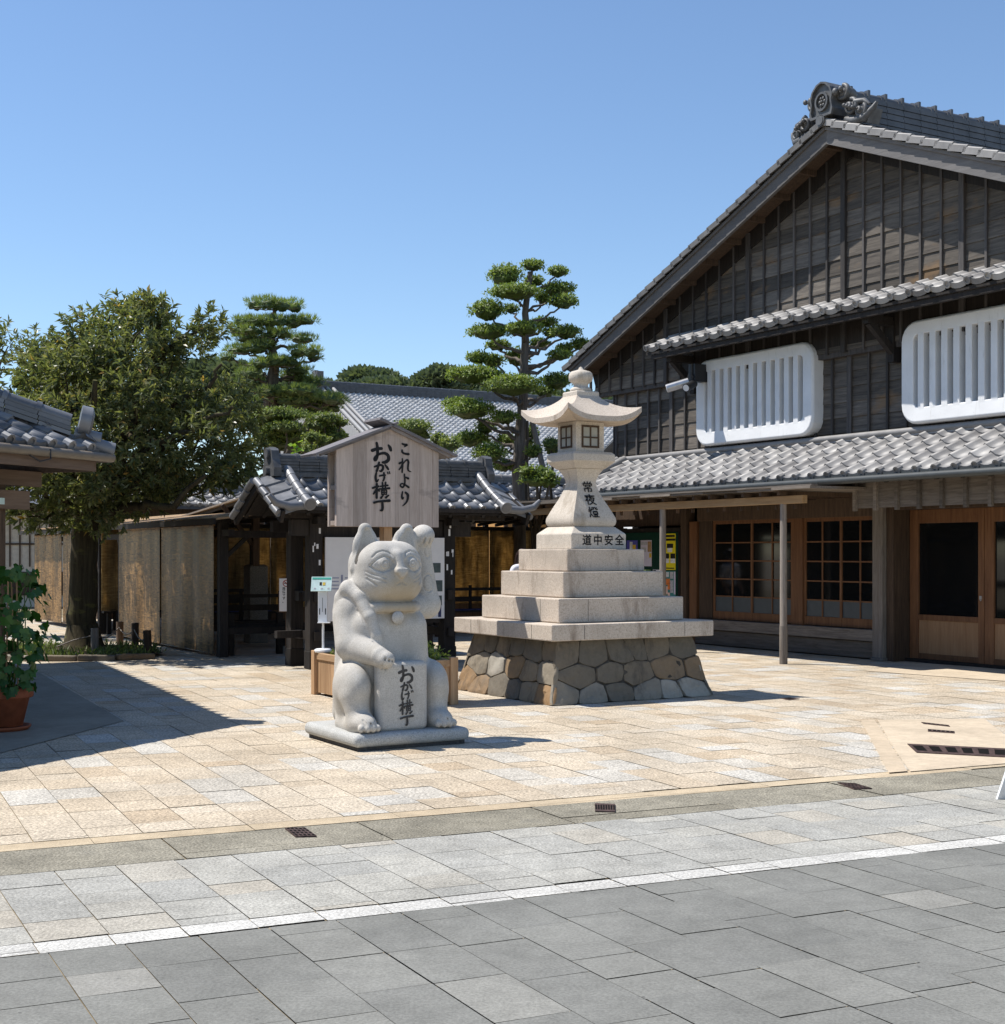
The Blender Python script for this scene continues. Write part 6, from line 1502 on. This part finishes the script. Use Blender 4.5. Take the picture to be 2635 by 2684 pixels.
f = MB(); f.box(-9, -.14, .0, .05, EZ-.21, EZ-.09, .6); f.box(-.10, -.05, .05, 9, EZ-.21, EZ-.09, .5); f.build('fascia', M['brown_wood2'] if 'brown_wood2' in M else M.setdefault('brown_wood2', m_wood('eave board wood', (.11,.075,.055), (.20,.145,.11), 0, .75, 8)), lb, bevel=.004)
u_ = MB(); vs = [(-9,.03,EZ-.06),(-.08,.03,EZ-.06),(-3.1,3.1,EZ-.06+3.1*LS),(-9,3.1,EZ-.06+3.1*LS)]; u_.add(vs + [(p,q_,r-.04) for p,q_,r in vs], [(0,1,2,3),(7,6,5,4),(0,4,5,1),(1,5,6,2),(2,6,7,3),(3,7,4,0)])
vs = [(-.06,.06,EZ-.06),(-.06,9,EZ-.06),(-3.1,9,EZ-.06+3.1*LS),(-3.1,3.1,EZ-.06+3.1*LS)]; u_.add(vs + [(p,q_,r-.04) for p,q_,r in vs], [(0,1,2,3),(7,6,5,4),(0,4,5,1),(1,5,6,2),(2,6,7,3),(3,7,4,0)])
for k in range(20): x = -.45 - .43*k; u_.beam((x, .05, EZ-.13), (x, .85, EZ-.13+.8*LS), .05, .06, tone=random.random())
u_.build('soffit', M['dark_wood'], lb)
w = MB(); w.box(-9, -.10, .68, .76, 2.25, 2.40, .5); w.box(-.42, -.34, .76, 8.8, 2.25, 2.40, .5); w.box(-1.15, -.35, .60, .70, 2.02, 2.20, .8); w.build('eave_beam', M['brown_wood2'], lb, bevel=.005)
w = MB(); w.box(-9, -.62, .86, 1.0, 0, 2.5, .3); w.box(-.62, -.5, .95, 8.8, 0, 2.5, .3); w.build('wall', M['dark_wood'], lb)
for x in (-.62, -.86, -1.9, -3.7):
    w = MB(); w.box(x-.055, x+.055, .70, .84, 0, 2.3, random.random()); w.build('post', M['brown_wood'], lb, bevel=.006)
w = MB(); w.box(-3.6, -.9, .80, .85, .9, 1.0, .4); w.box(-3.6, -.9, .80, .85, 1.5, 1.58, .4); w.tube([(-.70,.66,1.15),(-.70,.66,2.0)], .02, 8, .9); w.build('wall_rails', M['brown_wood'], lb)
w = MB(); w.box(-.78,-.70,.585,.598,2.06,2.12); w.build('name_plate', M['pale_green'], lb)
# taller wing behind it, whose upturned roof corner shows at the left edge
tw = thing('tall_shop_wing', 'taller tiled wing mostly outside the left edge with an upturned black corner tile', 'building', (-5.22, 13.85, 0), 115)
hz = 4.62; b = MB(); tile = tile_roof(30, 10, .27, .26, lambda u, s, h: (u, s*.93 - h*.37, hz + s*.37 + h*.93), amp=.04, rdisc=.05); tile.build('roof', M['tile'], tw)
b = MB(); vs = [(0,.03,hz-.06),(8.1,.03,hz-.06),(8.1,2.5,hz+.92),(0,2.5,hz+.92)]; b.add(vs + [(p,q_,r-.06) for p,q_,r in vs], [(0,1,2,3),(7,6,5,4),(0,4,5,1),(1,5,6,2),(2,6,7,3),(3,7,4,0)]); b.build('soffit', M['dark_wood'], tw)
b = MB(); b.box(.8, 8.0, .9, 5, 0, hz+.3); b.build('wall', M['dark_wood'], tw)
b = MB(); b.tube([(.12,.06,hz+.05),(.0,-.02,hz+.10),(-.05,-.07,hz+.20),(-.03,-.06,hz+.30)], [.10,.09,.06,.03], 10); b.build('corner_tile', M['ridge2'], tw)
# potted plant
pp = thing('potted_plant', 'tall leafy climbing plant on canes in a terracotta pot at the left edge', 'potted plant', (-4.52, 12.62, 0))
b = MB(); b.lathe([(.0,.045),(.175,.045),(.235,.30),(.262,.30),(.268,.31),(.268,.385),(.258,.392),(.238,.385),(.235,.34),(0,.34)], 32); b.build('pot', M['terracotta'], pp)
b = MB(); b.lathe([(0,0),(.21,0),(.245,.03),(.25,.045),(.235,.045),(.2,.02),(0,.02)], 32); b.build('saucer', M['terracotta'], pp)
b = MB(); b.lathe([(0,.335),(.236,.335),(.236,.345),(0,.35)], 24); b.build('soil', M['soil'], pp)
b = MB()
for k in range(6):
    a = k*1.05; b.tube([(.14*math.cos(a), .14*math.sin(a), .33), (.12*math.cos(a+.2), .12*math.sin(a+.2), 1.35)], .008, 6, .6)
for z in (.7, 1.1): b.tube([(.135*math.cos(t), .135*math.sin(t), z) for t in np.linspace(0, 2*math.pi, 13)], .006, 6)
b.build('canes', M['planter_wood'], pp)
n = 320; th_ = rs.uniform(0, 2*math.pi, n); zz = rs.uniform(.36, 1.50, n); rad = .20 + .16*np.sin((zz - .3)/1.25*math.pi) + rs.normal(0, .05, n)
P0 = np.c_[rad*np.cos(th_), rad*np.sin(th_), zz]; out = unit(np.c_[np.cos(th_), np.sin(th_), rs.uniform(-.2, .4, n)])
VV = []; FF = []; TT = []; bI = 0
shape = np.array([(0,0),(.30,-.12),(.52,.05),(.40,.30),(.55,.52),(.22,.62),(0,.95),(-.22,.62),(-.55,.52),(-.40,.30),(-.52,.05),(-.30,-.12)])
for i in range(n):
    Nn = unit((out[i] + rs.normal(size=3)*.35 + np.array([0,-.15,.25]))[None])[0]; dn = unit((np.array([0,0,-1.0]) + out[i]*.5 + rs.normal(size=3)*.3)[None])[0]; dn = dn - Nn*np.dot(dn, Nn); dn /= np.linalg.norm(dn); sd = np.cross(Nn, dn); L = rs.uniform(.065, .12)
    pts = P0[i] + L*(shape[:, :1]*sd + shape[:, 1:]*dn) + Nn*(-.25*L*np.abs(shape[:, :1]))
    VV += [tuple(p) for p in pts]; FF.append(tuple(range(bI, bI + 12))); bI += 12; TT.append(float(np.clip(rs.normal(.4, .22), 0, 1)))
m = MB(); m.v = VV; m.f = FF; m.t = TT; m.sm = [False]*len(FF); m.n = len(VV); m.build('leaves', M['leaf_big'], pp)
b = MB()
for k in range(9):
    a = rs.uniform(0, 6.28); limb(b, [(.05*math.cos(a), .05*math.sin(a), .34), (.18*math.cos(a), .18*math.sin(a), .8), (.25*math.cos(a+.4), .25*math.sin(a+.4), 1.35)], .009, .004, 5, .02)
b.build('stems', M['leaf_big'], pp)
# low plants in the wooden planter
def tuft(x, y, h, n, label):
    wx = SX + x*.8626 - y*.506; wy = SY + x*.506 + y*.8626
    P = np.c_[rs.normal(0, .05, (n, 2)), np.full(n, .0)]; D = unit(np.c_[rs.normal(size=(n, 2))*.6, rs.uniform(.4, 1, n)]); st_ = rs.uniform(.2, 1, (n, 1)); V, F = leaf_quads(P + D*h*st_, unit(D + rs.normal(size=(n,3))*.5), unit(rs.normal(size=(n, 3))), rs.uniform(.035, .06, n), rs.uniform(.015, .03, n), .04)
    o = np_mesh('planter_plant', V, F, M['leaf_pad'], rs.uniform(.2, 1, n), None, loc=(wx, wy, .40)); tag(o, label, 'plant', 'plants in the wooden planter')
for x, y, h, n, lab in ((-.20, .55, .13, 260, 'low green plant in the planter beside the sanitiser stand'), (-.25, .10, .12, 220, 'low green plant in the planter hidden left of the stone cat'), (.25, -.55, .24, 420, 'taller green plant in the planter right of the stone cat'), (.1, -.1, .14, 220, 'low green plant round the sign post in the planter')): tuft(x, y, h, n, lab)
# iron covers
def cover(pts, label, cells, z=.009, group='iron drain covers', mat='rust'):
    c = np.mean(pts, 0); t = thing('drain_cover', label, 'drain cover', (c[0], c[1], 0), 0, group)
    p = [(x - c[0], y - c[1]) for x, y in pts]; b = MB(); b.prism(p, z - .02, z, lambda a, q, d: (a, q, d)); b.build('plate', M[mat], t)
    b = MB(); P4 = [np.array(q) for q in p]; nu, nv = cells
    for i in range(nu):
        for j in range(nv):
            f = lambda s, r: P4[0]*(1-s)*(1-r) + P4[1]*s*(1-r) + P4[2]*s*r + P4[3]*(1-s)*r
            a, q = (i + .18)/nu, (i + .82)/nu; r0, r1 = (j + .2)/nv, (j + .8)/nv
            b.add([(*f(s, r), z + .0012) for s, r in ((a, r0), (q, r0), (q, r1), (a, r1))], [(0,1,2,3)])
    b.build('holes', M['dark'], t)
def quad(u0, v0, u1, v1, u2, v2, u3, v3):
    return [((u - 952)/F_*4231.5/(v - 1048), 4231.5/(v - 1048)) for u, v in ((u3, v3), (u2, v2), (u1, v1), (u0, v0))]
cover(quad(539.7,1570.7,577.6,1570,600,1586,560.2,1587), 'rusty drain cover in the kerb left of centre', (5, 4))
cover(quad(1126.6,1524,1165.5,1525.5,1166,1540,1127.5,1538.8), 'rusty drain cover in the kerb right of the cat', (8, 1))
cover(quad(1586.5,1484,1620,1485.8,1652.3,1495.5,1618,1496), 'rusty drain cover in the kerb at the right', (5, 4))
cover(quad(1745.3,1370,1797,1375.8,1800,1378.3,1750,1373), 'upper of two thin iron slots in the tan forecourt', (6, 1), .012)
cover(quad(1757.8,1383.3,1808.5,1387.5,1808,1391,1757.8,1387.5), 'lower of two thin iron slots in the tan forecourt', (6, 1), .012)
cover(quad(1719,1411.5,1910,1421,1910,1437,1737,1428), 'long dark drain grating across the tan forecourt', (6, 1), .013)
cover(quad(1478,1323.5,1496,1322,1515,1324.5,1495,1327), 'small square iron cover near the right corner of the lantern base', (1, 1), .006)
# white edge of a board at the right border
sb = thing('white_sign_stand', 'white slanting edge of a sign stand at the right border of the road', 'sign stand', (3.19, 8.69, 0), 12)
b = MB()
vs = [(-.02,-.02,.0),(.7,-.02,.0),(.7,-.02,.9),(.30,-.02,.9)]; vs = [(x, y + .18*(z/.9), z) for x, y, z in vs]; b.add(vs + [(x, y+.02, z) for x, y, z in vs], [(0,1,2,3),(7,6,5,4),(0,4,5,1),(1,5,6,2),(2,6,7,3),(3,7,4,0)]); b.build('front_board', M['white'], sb)
b = MB(); vs = [(.10,.36,.0),(.7,.36,.0),(.7,.19,.9),(.32,.19,.9)]; b.add(vs + [(x, y+.02, z) for x, y, z in vs], [(0,1,2,3),(7,6,5,4),(0,4,5,1),(1,5,6,2),(2,6,7,3),(3,7,4,0)]); b.build('rear_board', M['white'], sb)
